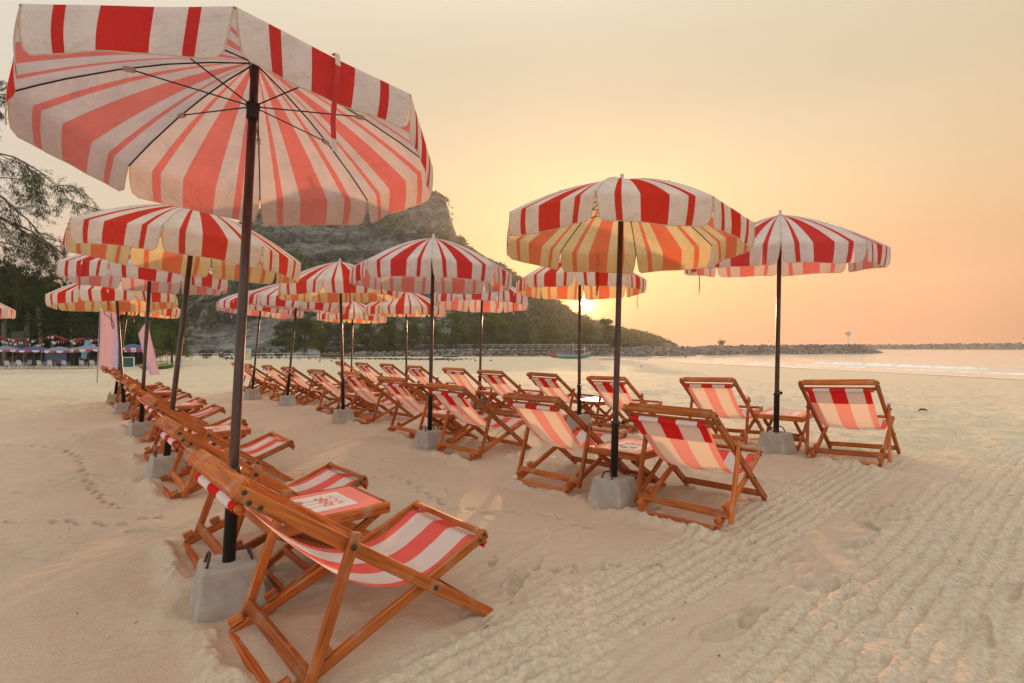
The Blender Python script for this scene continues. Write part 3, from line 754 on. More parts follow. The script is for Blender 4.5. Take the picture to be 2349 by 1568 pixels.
CAS = [casuarina_mesh(11), casuarina_mesh(12, 12, 52, 3.2, .7), casuarina_mesh(13, 12, 40, 4.0, .45)]
def ordinal(k): return ['first', 'second', 'third', 'fourth', 'fifth', 'sixth', 'seventh', 'eighth', 'ninth', 'tenth', 'eleventh', 'twelfth', 'thirteenth', 'fourteenth', 'fifteenth', 'sixteenth', 'seventeenth', 'eighteenth', 'nineteenth', 'twentieth'][k]
SPOTS = [(655, 132, 9.5, 2), (700, 134, 12.0, 0), (742, 150, 12.0, 1), (790, 152, 11.5, 0), (845, 150, 11.5, 2), (892, 152, 10.5, 1), (945, 156, 11.0, 0), (990, 158, 10.0, 2), (1045, 158, 12.5, 1), (1095, 162, 11.5, 0), (1150, 166, 11.5, 2), (1200, 168, 11.0, 1), (1262, 172, 12.0, 0), (1345, 176, 11.0, 2), (1388, 182, 12.0, 1), (865, 146, 7.0, 0), (1120, 170, 13.5, 0)]
for i, (px, d, h, k) in enumerate(sorted(SPOTS)):
    x = (px - CX) / F * d; r = empty('casuarina_tree', (x, d, -2.1), rnd.uniform(0, 6.3), h / 12.0)
    r.scale = (h / 12 * rnd.uniform(1.4, 1.75), h / 12 * rnd.uniform(1.4, 1.75), h / 12 * 1.1)
    link('trunk', CAS[k][0], r); link('crown', CAS[k][1], r)
    where = 'beside the parked pickup' if i == 0 else ('standing nearest the rocky headland' if i == len(SPOTS) - 1 else 'below the hill, %s from the left in the row' % ordinal(i))
    tag(r, 'feathery green casuarina tree ' + where, 'tree', 'casuarina trees below the hill')

# ------------------------------------------------------------------ big casuarina reaching in from the left
def big_casuarina():
    rng = np.random.default_rng(33); mb = MB(); tuft_c = []; tuft_d = []; rr = random.Random(4)
    Yd = 44.0; base = Vector(((-130 - CX) / F * Yd, Yd, zg(-48, Yd)))
    def W(px, py, dy=0): Y = Yd + dy; return Vector(((px - CX) / F * Y, Y, EYE + (HY - py) / F * Y))
    root = empty('casuarina_tree', base)
    def L(v): return tuple(Vector(v) - base)
    trunk = [base + Vector((0, 0, -.5)), W(-120, 600), W(-105, 430), W(-100, 300), W(-90, 180), W(-85, 80)]
    mb.tube([L(p) for p in trunk], [.42, .36, .28, .22, .15, .06], 10)
    def branch(p, d, length, rad, depth):
        n = 7; pts = [p.copy()]; dd = d.normalized(); step = length / n
        for k in range(n):
            dd = (dd + Vector((rr.gauss(0, .16), rr.gauss(0, .20), rr.gauss(0, .13) - .045 * (k if depth < 2 else 0)))).normalized()
            pts.append(pts[-1] + dd * step)
        mb.tube([L(q) for q in pts], [max(rad * (1 - .8 * k / n), .006) for k in range(n + 1)], 5 if depth < 2 else 3, cap=False)
        if depth >= 2:
            for q in pts[1:]:
                for _ in range(5):
                    tuft_c.append(tuple(q - base + Vector((rr.gauss(0, .10), rr.gauss(0, .10), rr.gauss(0, .10))))); tuft_d.append(tuple(dd * .8 + Vector((0, 0, -.55))))
            return
        for k in range(1, n + 1):
            for _ in range(rr.choice((1, 2)) if depth == 0 else rr.choice((1, 1, 2))):
                s = Vector((rr.gauss(0, 1), rr.gauss(0, 1), rr.gauss(0, .8)))
                nd = (dd * .9 + s * .55).normalized()
                branch(pts[k], nd, length * rr.uniform(.28, .46) * (1.15 - .5 * k / n), rad * .4, depth + 1)
    for (a, b, dy, ln, rad) in ((W(-100, 330), W(220, 390), -3, None, .10), (W(-105, 400), W(215, 455), 0, None, .11), (W(-100, 470), W(170, 520), 2, None, .10), (W(-110, 520), W(120, 560), -2, None, .09), (W(-95, 260), W(60, 215), 1, None, .08), (W(-95, 220), W(25, 260), -2, None, .06), (W(-110, 480), W(90, 480), 5, None, .09), (W(-110, 560), W(150, 600), 4, None, .09), (W(-105, 420), W(60, 350), 4, None, .07), (W(-110, 540), W(70, 540), -4, None, .09), (W(-110, 580), W(110, 590), 1, None, .09)):
        b = b + Vector((0, dy, 0)); branch(a, b - a, (b - a).length, rad, 0)
    V, Q = quads(np.array(tuft_c), .34, .030, np.array(tuft_d), rng, .5)
    mb.build('trunk', BARK, root, True); link('crown', arr_mesh('crown', V, Q, LEAF_CASN), root)
    tag(root, 'tall sparse casuarina whose feathery branches hang against the sky at the left edge', 'tree')
big_casuarina()
def drooping_casuarina():
    me_t, me_c = casuarina_mesh(41, 13, 90, 4.2, 1.2, .55, .07, 150)
    d = 66.0; r = empty('casuarina_tree', ((395 - CX) / F * d, d, zg(-43, d)), 1.0)
    link('trunk', me_t, r); link('crown', me_c, r); r.scale = (.72, .72, .74)
    tag(r, 'drooping casuarina above the red and white umbrellas beside the rock face', 'tree')
    r2 = copy_tree(r); d = 72; r2.location = ((330 - CX) / F * d, d, -1.5); r2.rotation_euler.z = 3; r2.scale = (.9, .9, .92)
    tag(r2, 'dark casuarina standing behind the pink feather flags', 'tree')
drooping_casuarina()
def palm_meshes(seed, h):
    rng = np.random.default_rng(seed); mb = MB(); bend = rng.normal(0, .5, 2)
    tr = [(bend[0] * (k / 7) ** 2, bend[1] * (k / 7) ** 2, h * k / 7 - (.3 if k == 0 else 0)) for k in range(8)]
    mb.tube(tr, [.19 - .012 * k for k in range(8)], 8)
    top = np.array(tr[-1]); parts = []; st = MB()
    for k in range(22):
        a = 2 * math.pi * k / 22 * 2.6 + rng.normal(0, .2); up = 1.1 - 1.5 * (k / 22) + rng.normal(0, .1); L = rng.uniform(2.3, 3.0)
        pts = []; p = top.copy(); d = np.array([math.cos(a) * math.cos(up), math.sin(a) * math.cos(up), math.sin(up)])
        for s in range(11):
            pts.append(p.copy()); p = p + d * L / 10; d = d + np.array([0, 0, -.12]); d /= np.linalg.norm(d)
        pts = np.array(pts); st.tube([tuple(q) for q in pts], [.03 * (1 - .08 * q) for q in range(11)], 3, cap=False)
        side = np.array([-math.sin(a), math.cos(a), 0])
        s = np.linspace(1.2, 10, 34); c = np.stack([np.interp(s, range(11), pts[:, q]) for q in range(3)], 1)
        tan = np.gradient(c, axis=0); tan /= np.linalg.norm(tan, axis=1)[:, None]
        for sg in (-1, 1):
            dr = tan * .55 + side * sg * .8 + np.array([0, 0, -.45]); parts.append(quads(c, .75, .075, dr, rng, .08))
    V, Q = join(parts)
    return mb.mesh('trunk', BARKP, True), arr_mesh('fronds', V, Q, LEAF_PALM), st.mesh('frond_stems', LEAF_PALM)
PALMS = [palm_meshes(51, 6.5), palm_meshes(52, 5.2)]
for i, (px, d, k, s, lab) in enumerate(((12, 66, 0, 1.5, 'coconut palm at the left edge behind the blue beach umbrellas'), (62, 70, 1, 1.8, 'coconut palm with arching fronds, second from the left edge'), (118, 64, 1, 1.0, 'short coconut palm behind the row of white plastic chairs'), (165, 72, 0, 1.0, 'coconut palm just left of the large pink flag'), (-30, 60, 1, 1.75, 'coconut palm with fronds entering the frame at far left'), (95, 78, 0, 1.7, 'tall coconut palm rearmost in the dark grove'))):
    r = empty('coconut_palm', ((px - CX) / F * d, d, zg((px - CX) / F * d, d)), rnd.uniform(0, 6), s)
    for me, nm in zip(PALMS[k], ('trunk', 'fronds', 'frond_stems')): link(nm, me, r)
    tag(r, lab, 'palm', 'coconut palms in the grove')
def broad_tree(seed, h, w):
    rng = np.random.default_rng(seed); mb = MB()
    mb.tube([(0, 0, -.4), (.1, 0, h * .3), (.0, .1, h * .6), (.1, 0, h * .9)], [.24, .19, .13, .04], 7); parts = []
    for k in range(42):
        f = rng.uniform(.10, 1); a = rng.uniform(0, 6.3); rad = w * math.sqrt(max(.05, 1 - (2 * f - 1.05) ** 2)) * rng.uniform(.4, 1)
        c0 = np.array([math.cos(a) * rad, math.sin(a) * rad, h * (.10 + .9 * f)])
        mb.tube([(0, 0, h * (.1 + .6 * f)), tuple(c0)], [.07, .015], 4, cap=False)
        n = 150; d = rng.normal(0, 1, (n, 3)); d /= np.linalg.norm(d, axis=1)[:, None]
        c = c0 + d * (1.35 * rng.uniform(.3, 1, (n, 1))) * np.array([1.1, 1.1, .7])
        parts.append(quads(c, .38, .22, d + np.array([0, 0, -.3]), rng, .6))
    V, Q = join(parts); return mb.mesh('trunk', BARK, True), arr_mesh('crown', V, Q, LEAF_DARK)
BROAD = [broad_tree(61, 9, 4.2), broad_tree(62, 7, 3.8)]
for (px, d, k, s, lab) in ((-20, 84, 0, 1.15, 'dark broadleaf tree filling the left edge behind the palms'), (45, 88, 1, 1.3, 'dark broadleaf tree behind the second palm'), (110, 86, 0, .95, 'dark broadleaf tree in the middle of the shady grove'), (170, 90, 1, 1.2, 'dark broadleaf tree left of the pink flag'), (230, 86, 0, .95, 'dark broadleaf tree directly behind the large pink flag'), (290, 88, 1, 1.15, 'dark broadleaf tree right of the large pink flag'), (350, 98, 1, 1.0, 'dark broadleaf tree at the foot of the bare slab'), (75, 80, 1, .8, 'low bushy tree behind the bunting'), (205, 79, 1, .62, 'low bright green bush behind the leaning blue banner')):
    r = empty('broadleaf_tree', ((px - CX) / F * d, d, -1.6), rnd.uniform(0, 6), s)
    r.scale = (s * 1.25, s * 1.25, s * (1.55 if px < 140 else 1.25)); link('trunk', BROAD[k][0], r); link('crown', BROAD[k][1], r); tag(r, lab, 'tree', 'broadleaf trees in the dark grove')
def bush(px, d, h, lab, z=None, wide=1.2):
    k = len(lab); rng = np.random.default_rng(k); mb = MB(); parts = []
    for q in range(9):
        a = rng.uniform(0, 6.3); e = np.array([math.cos(a) * h * .5 * wide, math.sin(a) * h * .5 * wide, h * rng.uniform(.5, .95)])
        mb.tube([(0, 0, -.1), tuple(e)], [.05, .01], 4, cap=False)
        n = 60; c = e * rng.uniform(.35, 1, (n, 1)) + rng.normal(0, h * .14, (n, 3)); parts.append(quads(c, h * .18, h * .10, rng.normal(0, 1, (n, 3)), rng, .3))
    V, Q = join(parts); x = (px - CX) / F * d
    r = empty('bush', (x, d, zg(x, d) if z is None else z)); mb.build('stems', BARK, r); link('leaves', arr_mesh('leaves', V, Q, LEAF_HILL), r)
    tag(r, lab, 'bush')
bush(474, 124, 2.3, 'round green bush beside the railing left of the brown sign board')
bush(517, 128, 2.0, 'small green bush just left of the white hoarding')
bush(577, 131, 1.9, 'low bush between the poster and the pickup')
bush(604, 135, 2.6, 'pale green sapling behind the pickup cab')
bush(640, 133, 1.6, 'dark shrub under the leftmost casuarina')
bush(1470, 214, 3.0, 'dark bush on the rocks near the start of the breakwater', .4, 1.5)
bush(1656, 222, 2.3, 'lone green bush growing on top of the breakwater', 1.0, 1.3)
bush(1400, 186, 4.0, 'rounded bush under the last casuarina by the headland', -1, 1.4)

# ------------------------------------------------------------------ deck chairs
BOARDS = {}
def board(name, p0, p1, w, th, parent, roll=0.0, mat=None, bev=.004):
    """a bevelled plank from p0 to p1; w is its in-plane width, th its thickness"""
    p0 = Vector(p0); p1 = Vector(p1); L = (p1 - p0).length
    key = (round(L, 3), w, th, bev)
    if key not in BOARDS:
        BOARDS[key] = bevel_mesh(MB().box((L, th, w)).mesh('plank', mat or WOOD), bev)
    d = (p1 - p0).normalized(); up = Vector((0, 0, 1))
    if abs(d.z) > .999: up = Vector((1, 0, 0))
    y = up.cross(d).normalized(); z = d.cross(y)
    M = Matrix((d, y, z)).transposed().to_4x4() @ Matrix.Rotation(roll, 4, 'X'); M.translation = (p0 + p1) / 2
    return link(name, BOARDS[key], parent, M)
def catmull(P, n):
    P = [Vector(p) for p in P]; P = [P[0] * 2 - P[1]] + P + [P[-1] * 2 - P[-2]]; out = []
    seg = len(P) - 3
    for k in range(n):
        t = k / (n - 1) * seg; i = min(int(t), seg - 1); t -= i; a, b, c, d = P[i:i + 4]
        out.append(((b * 2) + (c - a) * t + (a * 2 - b * 5 + c * 4 - d) * t * t + (b * 3 - a - c * 3 + d) * t ** 3) * .5)
    return out
BOLT = MB().lathe([(.0085, 0), (.0085, .004), (.005, .007)], 8).mesh('bolt', STEEL)
def sling_mesh(sag, seed):
    pr = [(-.497, .728), (-.40, .632 - sag * .2), (-.27, .500 - sag * .6), (-.10, .364 - sag), (.08, .288 - sag), (.26, .282 - sag * .8), (.40, .328 - sag * .3), (.478, .364), (.520, .360), (.556, .352)]
    path = catmull([(x, 0, z) for x, z in pr], 40); hw = .266; mb = MB(); na = 21; rg = np.random.default_rng(seed)
    cr = [rg.uniform(-1, 1) for _ in range(4)]
    for i, p in enumerate(path):
        s = i / 39; pinch = 1 - .035 * math.sin(math.pi * s)
        for j in range(na):
            u = j / (na - 1); cup = -.012 * math.sin(math.pi * s) * (1 - (2 * u - 1) ** 2)
            wr = .003 * math.sin(9 * u + cr[0] * 5 + 5 * s) * math.sin(math.pi * s) * cr[1]
            mb.v.append((p.x, (2 * u - 1) * hw * pinch, p.z + cup + wr))
    for i in range(39):
        for j in range(na - 1):
            a = i * na + j; u0, u1 = j / (na - 1), (j + 1) / (na - 1); v0, v1 = i / 39, (i + 1) / 39
            mb.face((a, a + na, a + na + 1, a + 1), 0, [(u0, v0), (u0, v1), (u1, v1), (u1, v0)])
    return mb.mesh('sling', SLING, True)
def sheet(pts, hw, mat, name, drop=0.0):
    mb = MB(); na = 11
    for i, p in enumerate(pts):
        for j in range(na):
            u = j / (na - 1); mb.v.append((p[0], (2 * u - 1) * hw, p[1] - drop * math.sin(math.pi * u) * i / (len(pts) - 1)))
    for i in range(len(pts) - 1):
        for j in range(na - 1):
            a = i * na + j; u0, u1 = j / (na - 1), (j + 1) / (na - 1)
            mb.face((a, a + 1, a + na + 1, a + na), 0, [(u0, 0), (u1, 0), (u1, 1), (u0, 1)])
    return mb.mesh(name, mat, True)
def roll_mesh(hw, r):
    mb = MB(); seg = 10; us = [-1 + 2 * k / 20 for k in range(21)]
    for u in us:
        for k in range(seg):
            a = 2 * math.pi * k / seg; mb.v.append((r * math.cos(a), u * hw, r * math.sin(a)))
    for i in range(20):
        for k in range(seg):
            a = i * seg + k; b = i * seg + (k + 1) % seg; u0, u1 = (us[i] + 1) / 2, (us[i + 1] + 1) / 2
            mb.face((a, a + seg, b + seg, b), 0, [(u0, 0), (u1, 0), (u1, 1), (u0, 1)])
    return mb.mesh('canvas_roll', ROLL, True)
SLINGS = [sling_mesh(0.0, 1), sling_mesh(.018, 2), sling_mesh(-.014, 3)]
ROLL_ME = roll_mesh(.262, .020); ROLLF_ME = roll_mesh(.258, .019)
FLAP = sheet([(-.512, .716), (-.470, .672), (-.428, .628), (-.392, .590)], .262, ROLL, 'flap', .006)
FLAPF = sheet([(.560, .350), (.563, .325), (.566, .298)], .255, ROLL, 'flap', .004)
DOWEL = MB().tube([(0, -.292, 0), (0, .292, 0)], .0145, 10).mesh('dowel', WOOD, True)
def make_chair():
    t = empty('deck_chair')
    A0, A1 = Vector((.555, 0, .012)), Vector((-.54, 0, .80)); ud = (A1 - A0).normalized()
    for s in (-1, 1):
        y = s * .318; r = board('side_rail', A0 + Vector((0, y, 0)), A1 + Vector((0, y, 0)), .050, .028, t)
        y = s * .284; board('seat_rail', (.548, y, .384), (-.39, y, .022), .044, .027, t)
        y = s * .349; board('prop_leg', (-.135, y, .575), (-.315, y, .045), .041, .025, t)
        for (bx, ml) in ((-.225, .034), (-.372, .030)):
            z = .022 + (bx + .39) / .938 * .362; board('notch_block', (bx - .026, s * .284, z + .042), (bx + .026, s * .284, z + .058), .034, .034, t)
        for k, (f, o) in enumerate(((.975, .012), (.962, -.014), (.93, -.012))):
            p = A0.lerp(A1, f); b = link('bolt', BOLT, t, Matrix.Translation((p.x, s * .3335, p.z + o)) @ Matrix.Rotation(-s * R_(90), 4, 'X'))
        p = A0.lerp(A1, .64); link('bolt', BOLT, t, Matrix.Translation((-.150, s * .3625, .527)) @ Matrix.Rotation(-s * R_(90), 4, 'X') @ Matrix.Scale(1.3, 4))
        link('bolt', BOLT, t, Matrix.Translation((.233, s * .3335, .245)) @ Matrix.Rotation(-s * R_(90), 4, 'X') @ Matrix.Scale(1.2, 4))
        for dx, dz in ((.50, .365), (.525, .385)): link('bolt', BOLT, t, Matrix.Translation((dx, s * .2985, dz)) @ Matrix.Rotation(-s * R_(90), 4, 'X'))
    tilt = math.atan2(.788, 1.095)
    board('head_bar', (-.520, -.3025, .800), (-.520, .3025, .800), .028, .072, t, R_(-36), bev=.007)
    board('under_bar', (-.455, -.3025, .736), (-.455, .3025, .736), .022, .030, t, R_(-36))
    board('front_bar', (.520, -.269, .390), (.520, .269, .390), .026, .044, t, R_(21), bev=.006)
    board('foot_bar', (.470, -.302, .070), (.470, .302, .070), .048, .024, t, R_(36))
    board('prop_bar', (-.302, -.335, .098), (-.302, .335, .098), .028, .050, t, R_(-70))
    board('base_bar', (-.388, -.270, .022), (-.388, .270, .022), .026, .036, t, R_(21))
    link('dowel', DOWEL, t, Matrix.Translation((-.512, 0, .722))); link('canvas_roll', ROLL_ME, t, Matrix.Translation((-.512, 0, .722)))
    link('dowel', DOWEL, t, Matrix.Translation((.556, 0, .334)) @ Matrix.Scale(.92, 4)); link('canvas_roll', ROLLF_ME, t, Matrix.Translation((.556, 0, .334)))
    link('sling', SLINGS[0], t); link('flap', FLAP, t); link('front_flap', FLAPF, t)
    return t
chair0 = make_chair(); used = False
ROWN = {'left': 'left row', 'middle': 'middle row', 'right': 'seaward row'}
FLAPS = {'left': (1, 3, 4), 'middle': (0, 2, 3, 4, 5, 6, 8), 'right': (0, 2, 3, 4, 6, 7, 8)}
DZ = {('right', 0): .0, ('middle', 0): .02, ('middle', 1): .015}
def nth(k, n): return 'nearest the camera' if k == 0 else ('farthest from the camera' if k == n - 1 else ordinal(k) + ' from the camera')
for row, L in CHAIRS.items():
    for k, (x, y, a) in enumerate(L):
        flap = k in FLAPS[row]
        if not used: c = chair0; used = True
        else: c = copy_tree(chair0, skip=() if flap else ('flap',))
        c.location = (x, y, zg(x, y) + DZ.get((row, k), 0.0) - .008 + rnd.uniform(-.014, .0)); c.rotation_euler = (R_(rnd.uniform(-1, 1) + {('right', 0): -2.2, ('right', 1): -1.8}.get((row, k), 0)), R_(rnd.uniform(-1.2, 1.2)), R_(a + (rnd.uniform(-2.5, 2.5) if k > 2 else 0)))
        for ch in c.children:
            if ch.name.split('.')[0] == 'sling': ch.data = SLINGS[(k * 7 + len(row)) % 3]
        tag(c, 'wooden deck chair with striped sling, %s in the %s' % (nth(k, 10), ROWN[row]), 'deck chair', 'striped deck chairs in three rows')
for ch in list(chair0.children):
    if ch.name.split('.')[0] == 'flap' and 0 not in FLAPS['left']: bpy.data.objects.remove(ch)

# ------------------------------------------------------------------ side tables
def text_mesh(body, size):
    cu = bpy.data.curves.new('t', 'FONT'); cu.body = body; cu.size = size; cu.align_x = 'CENTER'; cu.align_y = 'CENTER'; cu.resolution_u = 3
    o = bpy.data.objects.new('t', cu); COL.objects.link(o); dg = bpy.context.evaluated_depsgraph_get()
    me = bpy.data.meshes.new_from_object(o.evaluated_get(dg)); bpy.data.objects.remove(o); return me
def print_mesh():
    """the printed logo panel: lettering on an arc, three palms, waves and BEACH. Reads with its top toward -x"""
    mb = MB()
    def T(u, v): return (-v, u, 0)                 # u right, v up on the print -> table x, y
    def add_text(body, size, u, v, rot, mat, z):
        me = text_mesh(body, size); c, s = math.cos(rot), math.sin(rot); n0 = len(mb.v)
        for w in me.vertices:
            a, b = w.co.x * c - w.co.y * s + u, w.co.x * s + w.co.y * c + v; p = T(a, b); mb.v.append((p[0], p[1], z))
        for f in me.polygons: mb.face([n0 + i for i in f.vertices], mat)
        bpy.data.meshes.remove(me)
    def poly(pts, mat, z):
        n0 = len(mb.v)
        for a, b in pts: p = T(a, b); mb.v.append((p[0], p[1], z))
        mb.face([n0 + i for i in range(len(pts))], mat)
    def stroke(pts, w, mat, z):
        for (a, b), (c, d) in zip(pts[:-1], pts[1:]):
            L = math.hypot(c - a, d - b); nx, ny = -(d - b) / L * w / 2, (c - a) / L * w / 2; ex, ey = (c - a) / L * w * .4, (d - b) / L * w * .4
            poly([(a - nx - ex, b - ny - ey), (c - nx + ex, d - ny + ey), (c + nx + ex, d + ny + ey), (a + nx - ex, b + ny - ey)], mat, z); z += .00002
    poly([(-.15, -.215), (.15, -.215), (.15, .215), (-.15, .215)], 0, 0.0)
    word = 'CONTENTO'
    for k, ch in enumerate(word):
        a = R_(150 - 120 * k / (len(word) - 1)); add_text(ch, .052, .115 * math.cos(a), .085 + .105 * math.sin(a) * .95, a - R_(90), 1, .0006)
    for (u, v0, v1, lean) in ((-.055, -.055, .055, -.012), (.0, -.045, .095, .0), (.055, -.06, .045, .012)):
        stroke([(u, v0), (u + lean * .5, (v0 + v1) / 2), (u + lean, v1)], .006, 1, .0006)
        for a in range(0, 360, 45):
            r = R_(a + 20); ax, ay = math.cos(r), math.sin(r); px, py = -ay, ax; L = .042 if ay > -.5 else .030
            cx, cyy = u + lean, v1
            poly([(cx, cyy), (cx + ax * L * .5 + px * .010, cyy + ay * L * .5 + py * .010), (cx + ax * L, cyy + ay * L - .012), (cx + ax * L * .5 - px * .008, cyy + ay * L * .5 - py * .008)], 1, .0008 + a * 1e-6)
    for v in (-.070, -.100):
        pts = [(-.085 + .17 * k / 24, v + .013 * math.sin(k / 24 * 5 * math.pi)) for k in range(25)]; stroke(pts, .013, 2, .0010)
    add_text('BEACH', .056, 0, -.150, 0, 2, .0006)
    for k in range(12): poly([(-.07 + k * .0125, -.192), (-.064 + k * .0125, -.192), (-.064 + k * .0125, -.186), (-.07 + k * .0125, -.186)], 2, .0006)
    return mb.mesh('logo_print', [PRINTW, PRINTP, PRINTC])
PRINT = print_mesh()
def make_table():
    t = empty('side_table'); LX, LY, Z = .62, .49, .375
    top = bevel_mesh(MB().box((LX - .056, LY - .056, .016)).mesh('top', CORAL), .002)
    tp = link('top', top, t, Matrix.Translation((0, 0, Z - .006)))
    link('logo_print', PRINT, tp, Matrix.Translation((-.045, 0, .0092)))
    for s in (-1, 1):
        board('edge_rail', (-LX / 2, s * (LY / 2 - .014), Z - .026), (LX / 2, s * (LY / 2 - .014), Z - .026), .058, .028, t)
        board('end_rail', (s * (LX / 2 - .014), -LY / 2 + .0285, Z - .026), (s * (LX / 2 - .014), LY / 2 - .0285, Z - .026), .055, .026, t)
        board('leg', (.27, s * .186, Z - .056), (-.28, s * .186, .0), .040, .024, t); board('leg', (-.27, s * .157, Z - .056), (.28, s * .157, .0), .040, .024, t)
        board('stretcher', (s * .236, -.145 if s > 0 else -.174, .036), (s * .236, .145 if s > 0 else .174, .036), .036, .020, t)
    board('stretcher', (.12, -.145, .110), (.12, .145, .110), .036, .020, t); board('stretcher', (-.12, -.174, .110), (-.12, .174, .110), .036, .020, t)
    for s in (-1, 1):
        for q in (-1, 1): link('bolt', BOLT, t, Matrix.Translation((q * (LX / 2 - .015), s * LY / 2, Z - .026)) @ Matrix.Rotation(-s * R_(90), 4, 'X') @ Matrix.Scale(.7, 4))
    return t
table0 = make_table(); first = True
for row, L in CHAIRS.items():
    for k in range(5):
        a, b = L[2 * k], L[2 * k + 1]; h = (a[2] + b[2]) / 2
        x = (a[0] + b[0]) / 2 + .10 * math.cos(R_(h)); y = (a[1] + b[1]) / 2 + .10 * math.sin(R_(h))
        t = table0 if first else copy_tree(table0); first = False
        t.location = (x, y, zg(x, y) + .004); t.rotation_euler = (0, 0, R_(h + rnd.uniform(-2, 2)))
        tag(t, 'low folding table with coral top, %s in the %s' % (nth(k, 5), ROWN[row]), 'table', 'folding tables between the deck chairs')

# ------------------------------------------------------------------ umbrellas and their concrete bases
CR, CD, VAL = .971, .405, .190        # canopy radius, drop from crown to rim, valance height
def rib_z(r): return -CD * (.46 * r + .54 * r ** 2.0)
def panel_mesh(seed):
    rg = np.random.default_rng(seed); mb = MB(); nu, nr_, nv = 22, 16, 7; h = math.pi / 8
    ph = rg.uniform(0, 6.3, 6); am = rg.uniform(.4, 1, 6)
    rs = [.02 + .98 * (k / nr_) for k in range(nr_ + 1)]
    for i in range(nr_ + 1 + nv):
        for j in range(nu + 1):
            u = j / nu
            if i <= nr_:
                r = rs[i]; a = Vector((math.cos(-h) * r * CR, math.sin(-h) * r * CR, rib_z(r))); b = Vector((math.cos(h) * r * CR, math.sin(h) * r * CR, rib_z(r)))
                p = a.lerp(b, u); p.z -= .022 * math.sin(math.pi * u) * r * (1.1 - r) * 2.2; p.z += .0025 * math.sin(7 * u + ph[0] + 4 * r) * math.sin(math.pi * u) * r
            else:
                q = (i - nr_) / nv; r = 1.0; a = Vector((math.cos(-h) * CR, math.sin(-h) * CR, rib_z(1))); b = Vector((math.cos(h) * CR, math.sin(h) * CR, rib_z(1)))
                un = .5 + (u - .5) * (1 - .055 * q * q - .012 * q); p = a.lerp(b, un)
                e = min(u, 1 - u); cor = max(0, .05 - e) / .05
                drop = VAL * q * (1 - .13 * cor ** 2 * q) + .006 * math.sin(2 * math.pi * u + ph[1]) * q
                out = .016 * math.sin(math.pi * q * .6) + q * (.013 * am[0] * math.sin(2.2 * math.pi * u + ph[2]) + .007 * am[1] * math.sin(6 * math.pi * u + ph[3])) - .020 * q * am[2]
                p.x += out; p.z -= drop
            mb.v.append(tuple(p))
    n = nu + 1; tot = nr_ + nv
    vv = [k / nr_ for k in range(nr_ + 1)] + [1 + (k + 1) / nv for k in range(nv)]
    for i in range(tot):
        for j in range(nu):
            a = i * n + j; u0, u1 = j / nu, (j + 1) / nu
            mb.face((a, a + n, a + n + 1, a + 1), 0, [(u0, vv[i]), (u0, vv[i + 1]), (u1, vv[i + 1]), (u1, vv[i])])
    return mb.mesh('canopy_panel', CANOPY, True)
PANELS = [panel_mesh(s) for s in (1, 2, 3, 4)]
PANELS_OLD = [m.copy() for m in PANELS]
for m in PANELS_OLD: m.materials[0] = CANOPY_OLD
OLD = {2, 4, 5, 6, 8, 12, 14, 15}            # umbrellas whose cloth has yellowed
APEX = -.05                                   # crown of the cloth below the finial tip, pole length is to the tip
RIBM = MB().tube([(CR * r, 0, rib_z(r) - .012 + .004 * r) for r in (.03, .2, .4, .6, .8, .9, 1.0)], .0042, 6).mesh('rib', BLACK, True)
MID = .56; RUN = -.30
STRUTM = MB().tube([(.026, 0, RUN - APEX * 1), (MID * CR, 0, rib_z(MID) - .014)], .0038, 6).mesh('strut', BLACK, True)
KNUCK = bevel_mesh(MB().box((.05, .022, .022)).mesh('knuckle', STRAPW), .004)
FIN = MB().lathe([(.022, -.012), (.030, -.004), (.028, .004), (.015, .014), (.013, .034), (.017, .042), (.012, .052), (.004, .056)], 12).mesh('finial', FINIAL, True)
RUNM = MB().lathe([(.026, -.075), (.032, -.07), (.030, -.03), (.034, -.02), (.036, .0), (.034, .012), (.026, .016)], 14).mesh('runner', BLACK, True)
def strap_mesh():
    mb = MB(); x = CR * math.cos(math.pi / 8) + .006; prof = [(x - .012, .004), (x + .010, .004), (x + .020, -.05), (x + .026, -.13), (x + .020, -.20), (x + .015, -.29), (x + .020, -.36), (x + .018, -.41)]
    for i, (a, z) in enumerate(prof):
        for s in (-1, 1): mb.v.append((a, s * .011 + .006 * math.sin(i), rib_z(1) + z))
    for i in range(len(prof) - 1): mb.face((2 * i, 2 * i + 1, 2 * i + 3, 2 * i + 2), 1 if i in (0, 1, 6) else 0)
    return mb.mesh('strap', [STRAPR, STRAPW])
STRAP = strap_mesh()
POLES = {}
def pole_mesh(L):
    k = round(L, 2)
    if k not in POLES: POLES[k] = MB().tube([(0, 0, .03), (0, 0, .5), (0, 0, 1.2), (0, 0, L - .062)], [.0240, .0235, .023, .021], 14).mesh('pole', POLE, True)
    return POLES[k]
